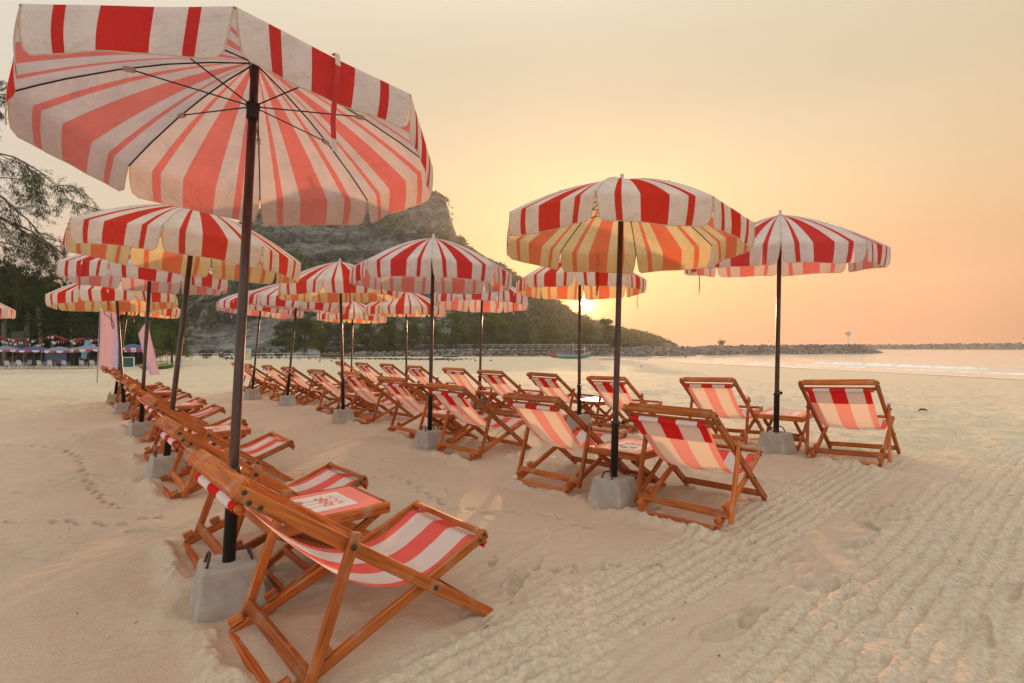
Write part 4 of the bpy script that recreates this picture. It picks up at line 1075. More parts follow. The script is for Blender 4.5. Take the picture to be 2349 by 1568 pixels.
def make_umbrella(base, lean, az, L, strap, seed):
    ax = Vector((lean[0], lean[1], 1)).normalized(); e1 = (Vector((1, 0, 0)) - ax * ax.x).normalized(); e2 = ax.cross(e1)
    M = Matrix((e1, e2, ax)).transposed().to_4x4() @ Matrix.Rotation(R_(az), 4, 'Z'); M.translation = base
    t = empty('beach_umbrella'); t.matrix_world = M; rr = random.Random(seed)
    link('pole', pole_mesh(L), t); top = Matrix.Translation((0, 0, L + APEX))
    for k in range(8):
        rot = top @ Matrix.Rotation(R_(45 * k), 4, 'Z'); link('rib', RIBM, t, rot); link('strut', STRUTM, t, rot)
        link('knuckle', KNUCK, t, rot @ Matrix.Translation((MID * CR, 0, rib_z(MID) - .016)))
        link('canopy_panel', (PANELS_OLD if seed in OLD else PANELS)[rr.randrange(4)], t, top @ Matrix.Rotation(R_(45 * k + 22.5), 4, 'Z'))
    link('strap', STRAP, t, top @ Matrix.Rotation(R_(45 * strap + 22.5), 4, 'Z'))
    link('runner', RUNM, t, Matrix.Translation((0, 0, L + RUN))); link('finial', FIN, t, top @ Matrix.Translation((0, 0, -.004)))
    return t
def block_mesh():
    me = MB().box((.335, .335, BLOCK_H + .06), (0, 0, (BLOCK_H - .06) / 2), None, 0, .70).mesh('block', CONCRETE)
    return bevel_mesh(me, .012, 2)
BLK = block_mesh()
HOOK = MB().tube([(-.004, 0, -.03), (0, 0, .03), (.012, 0, .052), (.045, 0, .058), (.075, 0, .045), (.088, 0, .01), (.090, 0, -.03)], .0065, 7).mesh('lifting_hook', RUST, True)
SLEEVE = MB().lathe([(.029, -.02), (.029, .40), (.033, .402), (.033, .44), (.028, .442)], 14).mesh('sleeve', BLACK, True)
WING = MB().tube([(.03, 0, 0), (.06, 0, 0)], .006, 6).box((.010, .055, .030), (.066, 0, .004)).box((.008, .02, .045), (.071, .012, .01)).mesh('wing_screw', BLACK)
si = 0
for row, L in UMB.items():
    for k, (b, lean, az, ln, strap) in enumerate(L):
        z = zg(*b); si += 1
        u = make_umbrella(Vector((b[0], b[1], z + BLOCK_H)), lean, az, ln + .05, strap, si)
        tag(u, 'red and white beach umbrella, %s in the %s' % (nth(k, 5), ROWN[row]), 'umbrella', 'striped beach umbrellas')
        c = empty('umbrella_base', (b[0], b[1], z), R_(40 + rnd.uniform(-8, 8))); link('block', BLK, c)
        ax = Vector((lean[0], lean[1], 1)); q = Vector((0, 0, 1)).rotation_difference(ax).to_matrix().to_4x4()
        S = Matrix.Rotation(-c.rotation_euler.z, 4, 'Z') @ q; S.translation = (0, 0, BLOCK_H)
        link('sleeve', SLEEVE, c, S); link('wing_screw', WING, c, S @ Matrix.Translation((0, 0, .42)) @ Matrix.Rotation(rnd.uniform(-2.2, .8), 4, 'Z'))
        link('lifting_hook', HOOK, c, Matrix.Translation((-.095, -.04, BLOCK_H)) @ Matrix.Rotation(R_(90), 4, 'Z') @ Matrix.Rotation(R_(14), 4, 'X')); link('lifting_hook', HOOK, c, Matrix.Translation((.095, .04, BLOCK_H)) @ Matrix.Rotation(R_(-90), 4, 'Z') @ Matrix.Rotation(R_(16), 4, 'X'))
        tag(c, 'concrete umbrella block, %s in the %s' % (nth(k, 5), ROWN[row]), 'concrete block', 'concrete umbrella bases')
u = make_umbrella(Vector((-11.9, 10.9, zg(-11.9, 10.9) + BLOCK_H)), (.03, .01), 12, 2.30, 6, 99)
tag(u, 'red and white striped beach umbrella cut off by the left edge', 'umbrella', 'striped beach umbrellas')
c = empty('umbrella_base', (-11.9, 10.9, zg(-11.9, 10.9)), .6); link('block', BLK, c); link('sleeve', SLEEVE, c, Matrix.Translation((0, 0, BLOCK_H)))
tag(c, 'concrete block under the umbrella cut off by the left edge', 'concrete block', 'concrete umbrella bases')

# ------------------------------------------------------------------ rocks and breakwaters
def rock_mesh(seed):
    bm = bmesh.new(); bmesh.ops.create_icosphere(bm, subdivisions=2, radius=.5); rr = random.Random(seed)
    cuts = [(Vector((rr.gauss(0, 1), rr.gauss(0, 1), rr.gauss(0, 1))).normalized(), rr.uniform(.24, .42)) for _ in range(9)]
    for v in bm.verts:
        for n, d in cuts:
            e = v.co.dot(n) - d
            if e > 0: v.co -= n * e * .92
        v.co += Vector((rr.gauss(0, .012), rr.gauss(0, .012), rr.gauss(0, .012)))
    me = bpy.data.meshes.new('rock'); bm.to_mesh(me); bm.free(); me.materials.append(ROCKM); return me
ROCKS = [rock_mesh(s) for s in range(8)]
RUBBLE = flat('breakwater_rubble', (.16, .14, .12), .95, 0, .4, .4)
def path_at(path, s):
    P = [Vector((a, b, c)) for a, b, c in path]; Ls = [(q - p).length for p, q in zip(P[:-1], P[1:])]
    for p, q, l in zip(P[:-1], P[1:], Ls):
        if s <= l or (q is P[-1]): return p.lerp(q, min(s / l, 1.0)), (q - p).normalized()
        s -= l
def plen(path): P = [Vector(p) for p in path]; return sum((q - p).length for p, q in zip(P[:-1], P[1:]))
def breakwater(name, label, cat, pts, zb, spacing, rows, size, crest_w, slope, tip=True, back=True):
    """pts: (bearing px, distance, crest height)"""
    path = [((px - CX) / F * d, d, z) for px, d, z in pts]; r = empty(name, path[0]); o = Vector(path[0]); L = plen(path)
    mb = MB(); n = 40
    for k in range(n + 1):
        p, d = path_at(path, L * k / n * .9999); nrm = Vector((d.y, -d.x, 0)).normalized()
        if nrm.y > 0: nrm = -nrm
        h = (p.z - zb) * (1 if not tip else min(1, (1 - k / n) * 9 + .06)); zc = zb + h - .55
        for off, z in ((crest_w / 2 + h * slope, zb - .8), (crest_w / 2, zc), (-crest_w / 2, zc), (-crest_w / 2 - h * slope, zb - .8)):
            q = Vector((p.x, p.y, 0)) + nrm * off - o; mb.v.append((q.x, q.y, z - o.z))
    for k in range(n):
        for j in range(3): a = k * 4 + j; mb.face((a, a + 1, a + 5, a + 4))
    mb.build('core', RUBBLE, r)
    rr = random.Random(int(L * 10)); cnt = 0; ns = int(L / spacing)
    for k in range(ns):
        for j in range(rows):
            if cnt >= 299: break
            s = min(L * (k + .5 + .5 * (j % 2) + rr.uniform(-.18, .18)) / ns, L * .999); p, d = path_at(path, s); nrm = Vector((d.y, -d.x, 0)).normalized()
            if nrm.y > 0: nrm = -nrm
            end = min(1, (L - s) / (L * .09) + .05) if tip else 1
            h = (p.z - zb) * end; f = (j + .45) / rows; z = zb + h * f - .1
            off = crest_w / 2 + h * slope * (1 - f); q = Vector((p.x, p.y, z)) + nrm * off - o
            sc = size * rr.uniform(.8, 1.3)
            M = Matrix.Translation(q) @ Matrix.Rotation(math.atan2(d.y, d.x) + rr.gauss(0, .3), 4, 'Z') @ Matrix.Rotation(rr.gauss(0, .25), 4, 'X') @ Matrix.Diagonal((sc * 1.25, sc, sc * rr.uniform(.62, .85), 1))
            link('rock', ROCKS[rr.randrange(8)], r, M); cnt += 1
    return tag(r, label, cat)
breakwater('breakwater', 'near breakwater of grey boulders ending in the calm water', 'breakwater', [(1392, 154, .50), (1500, 168, .55), (1650, 187, .95), (1800, 202, 1.25), (1940, 216, 1.60), (2012, 223, 1.0)], SEA, 2.05, 4, 2.15, 2.6, 1.25)
breakwater('breakwater', 'far breakwater of boulders running out of the right edge', 'breakwater', [(1950, 440, 1.1), (2150, 425, 1.9), (2349, 412, 2.9), (2560, 400, 3.4)], SEA, 3.4, 4, 3.3, 4, 1.2, False)
breakwater('rock_revetment', 'bank of pale boulders below the promenade under the casuarinas', 'rocks', [(735, 141, -1.1), (900, 146, -.6), (1050, 149, .15), (1200, 151, .35), (1400, 155, .45)], -2.25, 1.75, 3, 1.65, 2.0, 1.1, False)
r = link('rock_islet', ROCKS[3], None, Matrix.Translation(((1517 - CX) / F * 300, 300, -.6)) @ Matrix.Diagonal((16, 10, 7, 1)))
tag(r, 'dark rock at the seaward foot of the headland', 'rock')
def promenade():
    pts = [(738, 150), (900, 154), (1050, 157), (1200, 159), (1400, 163)]; path = [((px - CX) / F * d, d, 0.35) for px, d in pts]
    dark = flat('weathered_timber', (.060, .045, .035), .85); r = empty('promenade', path[0]); o = Vector(path[0]); mb = MB()
    for k, (x, y, z) in enumerate(path):
        for off, zz in ((-1.2, -2.4), (-1.2, z), (3.0, z), (3.0, -2.4)): mb.v.append((x - o.x, y + off - o.y, zz - o.z))
    for k in range(len(path) - 1):
        for j in range(3): a = 4 * k + j; mb.face((a, a + 4, a + 5, a + 1))
    mb.build('deck', dark, r); tag(r, 'dark timber promenade deck running behind the boulder bank', 'promenade')
    white = flat('white_rail_paint', (.62, .60, .56), .6)
    g = empty('railing', path[0]); P2 = [(x, y + 1.0, z) for x, y, z in path]; L = plen(P2)
    for zz in (.55, 1.05):
        pts_ = [tuple(Vector(p) - o + Vector((0, 0, zz))) for p in P2]; MB().tube(pts_, .045, 5).build('rail', white, g)
    me = MB().tube([(0, 0, 0), (0, 0, 1.1)], .045, 5).mesh('post', white)
    for k in range(int(L / 2.4)):
        p, d = path_at(P2, k * 2.4); link('post', me, g, Matrix.Translation(p - o))
    tag(g, 'white railing along the promenade behind the casuarina trunks', 'railing')
    # railing by the car park
    pts = [(380, 118), (480, 119), (560, 119.5), (640, 122), (735, 130)]; path = [((px - CX) / F * d, d, zg((px - CX) / F * d, d)) for px, d in pts]; o = Vector(path[0]); g = empty('railing', o)
    for zz in (.6, 1.25): MB().tube([tuple(Vector(p) - o + Vector((0, 0, zz))) for p in path], .04, 5).build('rail', white, g)
    me = MB().tube([(0, 0, -.1), (0, 0, 1.3)], .04, 5).mesh('post', white)
    for k in range(int(plen(path) / 2.6)):
        p, d = path_at(path, k * 2.6); link('post', me, g, Matrix.Translation(p - o))
    tag(g, 'thin white railing in front of the pickup and the bare slab', 'railing')
    ramp = MB(); x0 = (628 - CX) / F * 127; x1 = (712 - CX) / F * 127
    ramp.v = [(0, 0, -.3), (x1 - x0, 0, -.3), (x1 - x0, 0, .75), (0, 0, .05), (0, 6, -.3), (x1 - x0, 6, -.3), (x1 - x0, 6, .75), (0, 6, .05)]
    for q in ((0, 1, 2, 3), (7, 6, 5, 4), (3, 2, 6, 7), (1, 5, 6, 2), (0, 3, 7, 4)): ramp.face(q)
    rp = ramp.build('ramp', CONCRETE); rp.location = (x0, 127, zg(x0, 127)); tag(rp, 'low concrete ramp wall beneath the leftmost casuarina', 'ramp')
promenade()

# ------------------------------------------------------------------ beacons
WHITEP = flat('white_paint', (.66, .64, .60), .5, 0, .08); GREYP = flat('grey_paint', (.25, .24, .23), .6)
def beacon(px, d, z, s, label):
    r = empty('beacon_tower', ((px - CX) / F * d, d, z), 0, s)
    MB().lathe([(.75, -.8), (.75, .15), (.50, .2), (.46, 4.0), (.6, 4.15), (1.25, 4.45), (1.25, 4.55)], 14).build('shaft', WHITEP, r)
    MB().lathe([(1.28, 4.56), (1.28, 4.62), (.2, 4.63)], 14).build('platform', GREYP, r)
    ring = MB()
    for zz in (5.0, 5.45): ring.tube([(1.2 * math.cos(a), 1.2 * math.sin(a), zz) for a in [k * math.pi / 8 for k in range(17)]], .035, 4, cap=False)
    ring.build('guard_rail', WHITEP, r); me = MB().tube([(0, 0, 4.55), (0, 0, 5.5)], .035, 4).mesh('rail_post', WHITEP)
    for k in range(8): link('rail_post', me, r, Matrix.Translation((1.2 * math.cos(k * math.pi / 4), 1.2 * math.sin(k * math.pi / 4), 0)))
    for k in range(8):
        a = (k + .5) * math.pi / 4; p = MB().box((.06, .80, .55)).mesh('panel', GREYP); 
        if k % 2 == 0: link('panel', p, r, Matrix.Translation((1.12 * math.cos(a), 1.12 * math.sin(a), 5.05)) @ Matrix.Rotation(a, 4, 'Z'))
    MB().lathe([(.16, 4.6), (.16, 5.5), (.26, 5.55), (.26, 5.9), (.05, 6.1), (.03, 7.0)], 10).build('lantern', GREYP, r)
    tag(r, label, 'beacon')
beacon(1946, 216, 1.35, .95, 'white beacon tower standing on the end of the near breakwater')
beacon(1764, 430, -.6, 1.1, 'small distant beacon beyond the breakwater, left of the white tower')
beacon(2347, 405, 2.6, .75, 'small beacon on the far breakwater at the right edge')

# ------------------------------------------------------------------ boats
def boat(px, d, length, rz, hullc, trim, label, cabin=True, z=None):
    x = (px - CX) / F * d; r = empty('fishing_boat' if cabin else 'rowing_boat', (x, d, (zg(x, d) if z is None else z)), rz)
    n = 14; mb = MB(); tr = MB(); inner = MB()
    for k in range(n + 1):
        s = k / n * 2 - 1; w = length * .13 * max(.02, 1 - abs(s) ** 3.0); sh = .95 + .75 * max(s, 0) ** 2.4 + .35 * max(-s, 0) ** 2.5; ke = .0 + .55 * max(s, 0) ** 3 + .2 * max(-s, 0) ** 3
        X = s * length / 2 * (1 + .04 * max(s, 0)); sc = length / 8.5
        for (a, zz) in ((w, sh * sc), (w * .82, (sh * .45 + ke * .55) * sc), (.02, ke * sc), (-w * .82, (sh * .45 + ke * .55) * sc), (-w, sh * sc)): mb.v.append((X, a, zz))
        for a in (w * .94, -w * .94): inner.v.append((X, a, (sh - .25) * sc))
    for k in range(n):
        for j in range(4): a = k * 5 + j; mb.face((a, a + 5, a + 6, a + 1))
        inner.face((2 * k, 2 * k + 1, 2 * k + 3, 2 * k + 2))
    mb.build('hull', flat('hull_' + label[:5], hullc, .5), r, True); inner.build('deck', WOOD, r)
    tm = flat('gunwale_' + label[:5], trim, .5)
    for sd in (0, 4): MB().tube([mb.v[k * 5 + sd] for k in range(n + 1)], .055 * length / 8.5 + .012, 5).build('gunwale', tm, r)
    if cabin:
        blue = flat('boat_blue', (.05, .10, .28), .6); sc = length / 8.5
        MB().box((1.5, 1.3, .8), (-1.0, 0, 1.2)).build('engine_house', blue, r); MB().box((1.25, 1.1, 1.0), (-1.0, 0, 2.1)).build('wheelhouse', flat('boat_brown', (.13, .07, .06), .7), r)
        MB().box((1.6, 1.4, .07), (-1.0, 0, 2.64)).build('roof', GREYP, r)
        MB().tube([(-.1, 0, .8), (-.1, 0, 3.9)], .05, 5).build('mast', WHITEP, r); MB().tube([(2.7, 0, .9), (2.7, 0, 3.2)], .05, 5).build('pole', WHITEP, r)
        MB().tube([(.3, 0, 2.2), (2.6, 0, 2.35)], .05, 5).build('boom', WHITEP, r); MB().tube([(4.2, 0, 1.5), (5.2, 0, 2.5)], .04, 5).build('bowsprit', tm, r)
        MB().tube([(-3.2, .3, .8), (-3.5, .3, 2.6)], .04, 5).build('flag_staff', flat('boat_red', (.40, .05, .04), .6), r)
    return tag(r, label, 'boat')
boat(1316, 126, 8.2, .10, (.10, .33, .30), (.55, .30, .26), 'turquoise wooden fishing boat with blue cabin beached by the boulders')
boat(1286, 134, 6.2, 2.9, (.26, .08, .06), (.42, .12, .09), 'red wooden boat beached behind the turquoise fishing boat', False)
boat(1035, 137, 4.6, .05, (.07, .16, .10), (.30, .28, .2), 'small green rowing boat lying below the boulder bank', False)
boat(765, 136, 6.4, .1, (.17, .07, .05), (.20, .10, .08), 'long brown rowing boat lying under the casuarinas', False)

# ------------------------------------------------------------------ pickup, scooter, signs by the hill
def pickup():
    d = 127.0; x = (608 - CX) / F * d; r = empty('pickup_truck', (x, d, zg(x, d) + .02), R_(-38)); black = flat('black_car_paint', (.02, .02, .022), .22, 0, .2, 2)
    glass = flat('car_glass', (.03, .035, .04), .08); chrome = flat('chrome', (.5, .5, .5), .25, .9); tyre = flat('tyre', (.015, .015, .015), .9); hood_sheen = flat('hood_sky_reflection', (.42, .39, .34), .3, .3)
    def prof(name, pts, hw, mat, hw2=None):
        mb = MB(); n = len(pts)
        for s in (-1, 1):
            for a, z in pts: mb.v.append((a, s * (hw2 if (hw2 and z > 1.3) else hw), z))
        mb.face(list(range(n))); mb.face(list(range(2 * n - 1, n - 1, -1)))
        for k in range(n): mb.face((k, k + n, (k + 1) % n + n, (k + 1) % n))
        me = mb.mesh(name, mat); bm = bmesh.new(); bm.from_mesh(me); bmesh.ops.recalc_face_normals(bm, faces=bm.faces); bmesh.ops.bevel(bm, geom=list(bm.edges), offset=.035, segments=2, affect='EDGES'); bm.to_mesh(me); bm.free()
        return link(name, me, r)
    prof('body', [(-2.6, .45), (2.5, .45), (2.65, .62), (2.62, .95), (2.45, 1.08), (1.35, 1.16), (-2.6, 1.16)], .93, black)
    prof('hood', [(1.30, 1.13), (2.50, 1.05), (2.42, 1.12), (1.30, 1.21)], .80, hood_sheen)  # pale beige paints a sky reflection onto the black hood
    prof('cab', [(-1.0, 1.12), (1.25, 1.12), (.52, 1.80), (-.85, 1.82)], .86, black, .72)
    for s in (-1, 1):
        m = MB(); m.v = [(1.02, s * .865, 1.20), (-.84, s * .865, 1.20), (-.76, s * .775, 1.70), (.50, s * .775, 1.70)]; m.face((0, 1, 2, 3)); m.build('side_window', glass, r)
        b = MB().box((.06, .40, .16), (2.60, s * .66, .93)).build('headlight', chrome, r); MB().tube([(.7, s * .9, 1.25), (.7, s * 1.08, 1.27)], .07, 6).build('mirror', black, r)
        MB().tube([(.4, s * .62, 1.87), (-.75, s * .62, 1.88)], .025, 5).build('roof_rail', chrome, r)
        for ax in (-1.65, 1.65):
            w = MB().tube([(ax, s * .70, .39), (ax, s * .95, .39)], .39, 18).build('wheel', tyre, r); MB().tube([(ax, s * .952, .39), (ax, s * .965, .39)], .23, 12).build('rim', chrome, w)
    m = MB(); m.v = [(1.22, -.74, 1.20), (1.22, .74, 1.20), (.60, .64, 1.74), (.60, -.64, 1.74)]; m.face((0, 1, 2, 3)); m.build('windscreen', glass, r)
    MB().box((.05, .95, .24), (2.625, 0, .86)).build('grille', BLACK, r); MB().box((.16, 1.86, .20), (2.62, 0, .55)).build('bumper', chrome, r); MB().box((.02, .45, .11), (2.705, 0, .60)).build('number_plate', WHITEP, r)
    tag(r, 'black pickup truck parked at the foot of the rock slab', 'pickup')
pickup()
def scooter():
    d = 112.0; x = (526 - CX) / F * d; r = empty('motor_scooter', (x, d, zg(x, d)), R_(25)); dk = flat('scooter_dark', (.05, .03, .05), .4)
    for a in (-.6, .6): w = MB().tube([(a, -.05, .27), (a, .05, .27)], .27, 14).build('wheel', dk, r); MB().tube([(a, -.055, .27), (a, .055, .27)], .15, 10).build('rim', GREYP, w)
    m = MB(); m.tube([(.6, 0, .35), (.48, 0, .75), (.40, 0, 1.02)], [.10, .16, .08], 8); m.tube([(.45, 0, .45), (.1, 0, .30), (-.2, 0, .45), (-.75, 0, .62)], [.12, .14, .20, .10], 8); m.build('body', dk, r, True)
    MB().tube([(.05, 0, .72), (-.25, 0, .76), (-.65, 0, .80)], [.10, .15, .10], 8).build('seat', WHITEP, r, True); MB().tube([(.42, -.32, 1.05), (.42, .32, 1.05)], .025, 6).build('handlebar', dk, r)
    MB().lathe([(.02, .9), (.16, .95), (.18, 1.15), (.05, 1.25)], 10, (.5, 0, 0)).build('front_fairing', WHITEP, r, True)
    tag(r, 'small white and dark motor scooter parked left of the hoarding', 'scooter')
scooter()
def panel_sign(name, px, d, w, h, zlow, mat, label, cat, legs=True, rz=0, tilt=0, legm=None, frame=None, extra=None):
    x = (px - CX) / F * d; z = zg(x, d); r = empty(name, (x, d, z), rz); M = Matrix.Rotation(tilt, 4, 'Y')
    bevel_mesh(MB().box((w, .05, h), (0, 0, zlow + h / 2)).mesh('board', mat), .01); b = MB().box((w, .05, h), (0, 0, zlow + h / 2), None).build('board', mat, r, False, M)
    if frame:
        for s in (-1, 1): MB().box((.06, .07, h + .12), (s * (w / 2 + .03), 0, zlow + h / 2)).build('frame_post', frame, r, False, M)
        for zz in (zlow - .03, zlow + h + .03): MB().box((w, .07, .06), (0, 0, zz)).build('frame_bar', frame, r, False, M)
    if legs:
        for s in (-1, 1): MB().tube([(s * w * .42, .05, -.2), (s * w * .42, .05, zlow + .1)], .035, 6).build('leg', legm or GREYP, r)
    if extra: extra(r, b)
    return tag(r, label, cat)
def posters(t):
    pass
def mat_poster(name, cols, scale=2.0):
    t = MT(name); n = t.noise(scale, 3, t.coord('Object')); return t.pbr(t.ramp(n, [(.30 + .4 * k / max(1, len(cols) - 1), c) for k, c in enumerate(cols)], 'CONSTANT'), .5)
def sign_mark(r, b): MB().box((.30, .012, .34), (-.05, -.032, 1.62)).build('white_emblem', WHITEP, b)
panel_sign('sign_board', 508, 108, .92, 1.35, .70, flat('sign_brown', (.10, .045, .035), .6), 'brown sign board on legs near the railing', 'sign', True, 0, 0, None, GREYP, sign_mark)
panel_sign('hoarding', 566, 113, 1.95, 2.25, .10, flat('hoarding_white', (.60, .60, .58), .6), 'white hoarding panel behind the middle row umbrellas', 'hoarding', True, 0, 0, None, GREYP)
def beach_art(r, b):
    MB().box((1.06, .010, .50), (0, -.031, 1.55)).build('sand_print', flat('poster_yellow', (.62, .46, .16), .5), b); MB().box((1.06, .010, .24), (0, -.031, 1.93)).build('sea_print', flat('poster_teal', (.20, .50, .50), .5), b)
    MB().lathe([(.0, 0), (.16, .0), (.12, .14), (.02, .22)], 10, (-.3, -.03, 1.9)).build('parasol_print', flat('poster_green', (.10, .28, .16), .5), b)
panel_sign('poster', 568, 112, 1.15, 1.22, 1.28, flat('poster_sky', (.30, .52, .60), .5), 'beach scene poster mounted above the white hoarding', 'poster', True, 0, 0, None, None, beach_art)
panel_sign('sign_board', 413.5, 58, .46, 1.10, .05, mat_poster('ice_poster', [(.16, .42, .58), (.20, .48, .62), (.60, .62, .60), (.55, .16, .12)], 5), 'light blue standing poster on the sand below the slab', 'sign', False)
def red_words(r, b):
    me = MB(); 
    for k in range(5): me.box((.11, .01, .22), (-.34 + .17 * k, -.032, 4.35))
    me.build('red_lettering', flat('sign_red', (.50, .10, .08), .6), b)
panel_sign('sign_board', 360, 74, 1.05, 1.05, 3.75, flat('sign_paleblue', (.26, .40, .44), .6), 'pale blue sign with red lettering on poles below the drooping casuarina', 'sign', True, 0, 0, None, None, red_words)

# ------------------------------------------------------------------ people, birds, litter
def person(px, d, h, pose, cols, label, z=None, rz=0.0):
    x = (px - CX) / F * d; zz = zg(x, d) if z is None else z
    me = bpy.data.meshes.new('person'); s = h / 1.72
    st, arm = pose
    V = [(0, 0, .95), (0, 0, 1.15), (0, .0, 1.40), (.01, 0, 1.50), (.03, 0, 1.60), (.02, 0, 1.70),
         (.02, .10, .90), (.12 * st, .11, .50), (.22 * st - .05, .11, .08), (.22 * st + .10, .11, .035),
         (.02, -.10, .90), (-.02 * st, -.11, .50), (-.30 * st - .03, -.11, .08 + .06 * st), (-.30 * st + .11, -.11, .035 + .03 * st),
         (0, .19, 1.40), (-.06 * arm, .25, 1.14), (.06, .25, .90), (.08, .25, .82),
         (0, -.19, 1.40), (.10 * arm, -.25, 1.14), (.26 * arm, -.23, .96), (.30 * arm, -.23, .90)]
    E_ = [(0, 1), (1, 2), (2, 3), (3, 4), (4, 5), (0, 6), (6, 7), (7, 8), (8, 9), (0, 10), (10, 11), (11, 12), (12, 13), (2, 14), (14, 15), (15, 16), (16, 17), (2, 18), (18, 19), (19, 20), (20, 21)]
    Rd = [.15, .14, .16, .06, .105, .085, .10, .065, .045, .04, .10, .065, .045, .04, .075, .052, .038, .035, .075, .052, .038, .035]
    me.from_pydata([tuple(c * s for c in v) for v in V], [], E_); o = link('person', me); o.location = (x, d, zz); o.rotation_euler.z = rz
    sk = o.modifiers.new('skin', 'SKIN'); sv = me.skin_vertices[0].data if me.skin_vertices else None
    if sv is None:
        bm = bmesh.new(); bm.from_mesh(me); bm.verts.layers.skin.verify(); bm.to_mesh(me); bm.free(); sv = me.skin_vertices[0].data
    for k, q in enumerate(Rd): sv[k].radius = (q * s, q * s)
    sv[0].use_root = True; o.modifiers.new('sub', 'SUBSURF').render_levels = 1
    t = MT('person_' + label[:8]); sp = t.n('ShaderNodeSeparateXYZ'); t.l(t.coord('Object'), sp.inputs[0]); f = t.math('DIVIDE', sp.outputs[2], 1.8 * s)
    me.materials.append(t.pbr(t.ramp(f, [(0, cols[0]), (.30, cols[1]), (.53, cols[2]), (.835, cols[3]), (.94, (.02, .015, .012))], 'CONSTANT'), .8))
    return tag(o, label, 'person')
SKIN = (.30, .17, .11)
person(838, 124, 1.5, (.5, .5), (SKIN, (.06, .18, .18), (.08, .36, .33), SKIN), 'person in a turquoise shirt standing alone on the far sand', None, R_(200))
person(632, 146, 1.72, (1.2, 1.0), ((.03, .03, .05), (.03, .03, .06), (.04, .05, .10), SKIN), 'person in dark clothes walking beside the pickup', None, R_(180))
person(1573, 138, 1.7, (.4, .6), (SKIN, (.03, .05, .05), (.06, .14, .11), SKIN), 'person in a green top wading in the shallow sea', SEA - .45, R_(60))
def crow_mesh():
    mb = MB(); mb.tube([(-.26, 0, .12), (-.14, 0, .14), (-.02, 0, .17), (.09, 0, .20), (.14, 0, .25), (.19, 0, .26), (.24, 0, .25)], [.015, .03, .075, .065, .042, .038, .006], 8)
    for s in (-1, 1): mb.tube([(.0, s * .03, .12), (.01, s * .03, .0)], .007, 4)
    return mb.mesh('crow', flat('crow_black', (.02, .018, .018), .6), True)
CROW = crow_mesh()
for k, (px, d, lab) in enumerate(((733, 86, 'black crow on the far sand, leftmost of the six'), (761, 86, 'black crow on the far sand, second of the six from the left'), (1030, 88, 'black crow on the far sand, third of the six from the left'), (1041, 88, 'black crow on the far sand, fourth of the six from the left'), (1091, 88, 'black crow on the far sand, fifth of the six from the left'), (1126, 90, 'black crow on the far sand, rightmost of the six'))):
    x = (px - CX) / F * d; o = link('crow', CROW); o.location = (x, d, zg(x, d) + .02); o.rotation_euler.z = rnd.uniform(0, 6); o.scale = (1.25,) * 3; tag(o, lab, 'bird', 'crows on the far sand')
g = px_ground(2117, 945); dw = MB().tube([(-.10, 0, .01), (-.03, .01, .035), (.04, 0, .03), (.10, .02, .008)], [.006, .022, .018, .006], 6).build('driftwood', BARK, None, True)
dw.location = (g[0], g[1], zg(*g) + .01); tag(dw, 'small dark piece of driftwood on the sand right of the chairs', 'driftwood')
d = 62.0; x = (1471 - CX) / F * d; bk = MB().lathe([(.0, 0), (.12, 0), (.16, .30), (.15, .30), (.11, .04), (.0, .03)], 14).build('bucket', flat('pale_plastic', (.45, .55, .65), .5)); bk.location = (x, d, zg(x, d)); tag(bk, 'small pale blue bucket on the sand before the shore', 'bucket')
def debris():
    rr = random.Random(15); mb = MB()
    for _ in range(230):
        y = 2.0 * 9 ** rr.random(); x = rr.uniform(-.9, 1.0) * y; z = zg(x, y) + .012; k = rr.uniform(.002, .0055)
        if rr.random() < .6: mb.box((k * 2, k * 1.4, k), (x, y, z), Matrix.Rotation(rr.uniform(0, 3), 3, 'Z'), rr.choice((0, 0, 1)), .6)
        else:
            a = rr.uniform(0, 3); L = rr.uniform(.015, .04); mb.tube([(x, y, z), (x + L * .5 * math.cos(a), y + L * .5 * math.sin(a), z + .006), (x + L * math.cos(a + .3), y + L * math.sin(a + .3), z)], .0018, 4, 0)
    o = mb.build('beach_litter', [flat('dry_twig', (.16, .11, .07), .9), flat('shell', (.62, .56, .48), .6)]); tag(o, 'scattered twigs and shell bits on the sand', 'litter', None, 'stuff')
debris()
def creeper():
    rng = np.random.default_rng(77); c = []
    for (px, d, w, n) in ((930, 112, 4, 260), (1000, 108, 3, 200), (1040, 110, 2, 90), (770, 118, 5, 160), (860, 116, 4, 150)):
        x = (px - CX) / F * d; q = rng.normal(0, 1, (n, 2)) * np.array([w, 1.2]) + np.array([x, d]); z = base_h(q[:, 0], q[:, 1]); c.append(np.column_stack([q, z + .12]))
    V, Q = quads(np.vstack(c), .34, .26, np.tile([0, 0, .4], (sum(len(k) for k in c), 1)), rng, .8); tag(link('beach_creeper', arr_mesh('beach_creeper', V, Q, LEAF_HILL)), 'patches of green creeper on the far sand', 'creeper', None, 'stuff')
creeper()

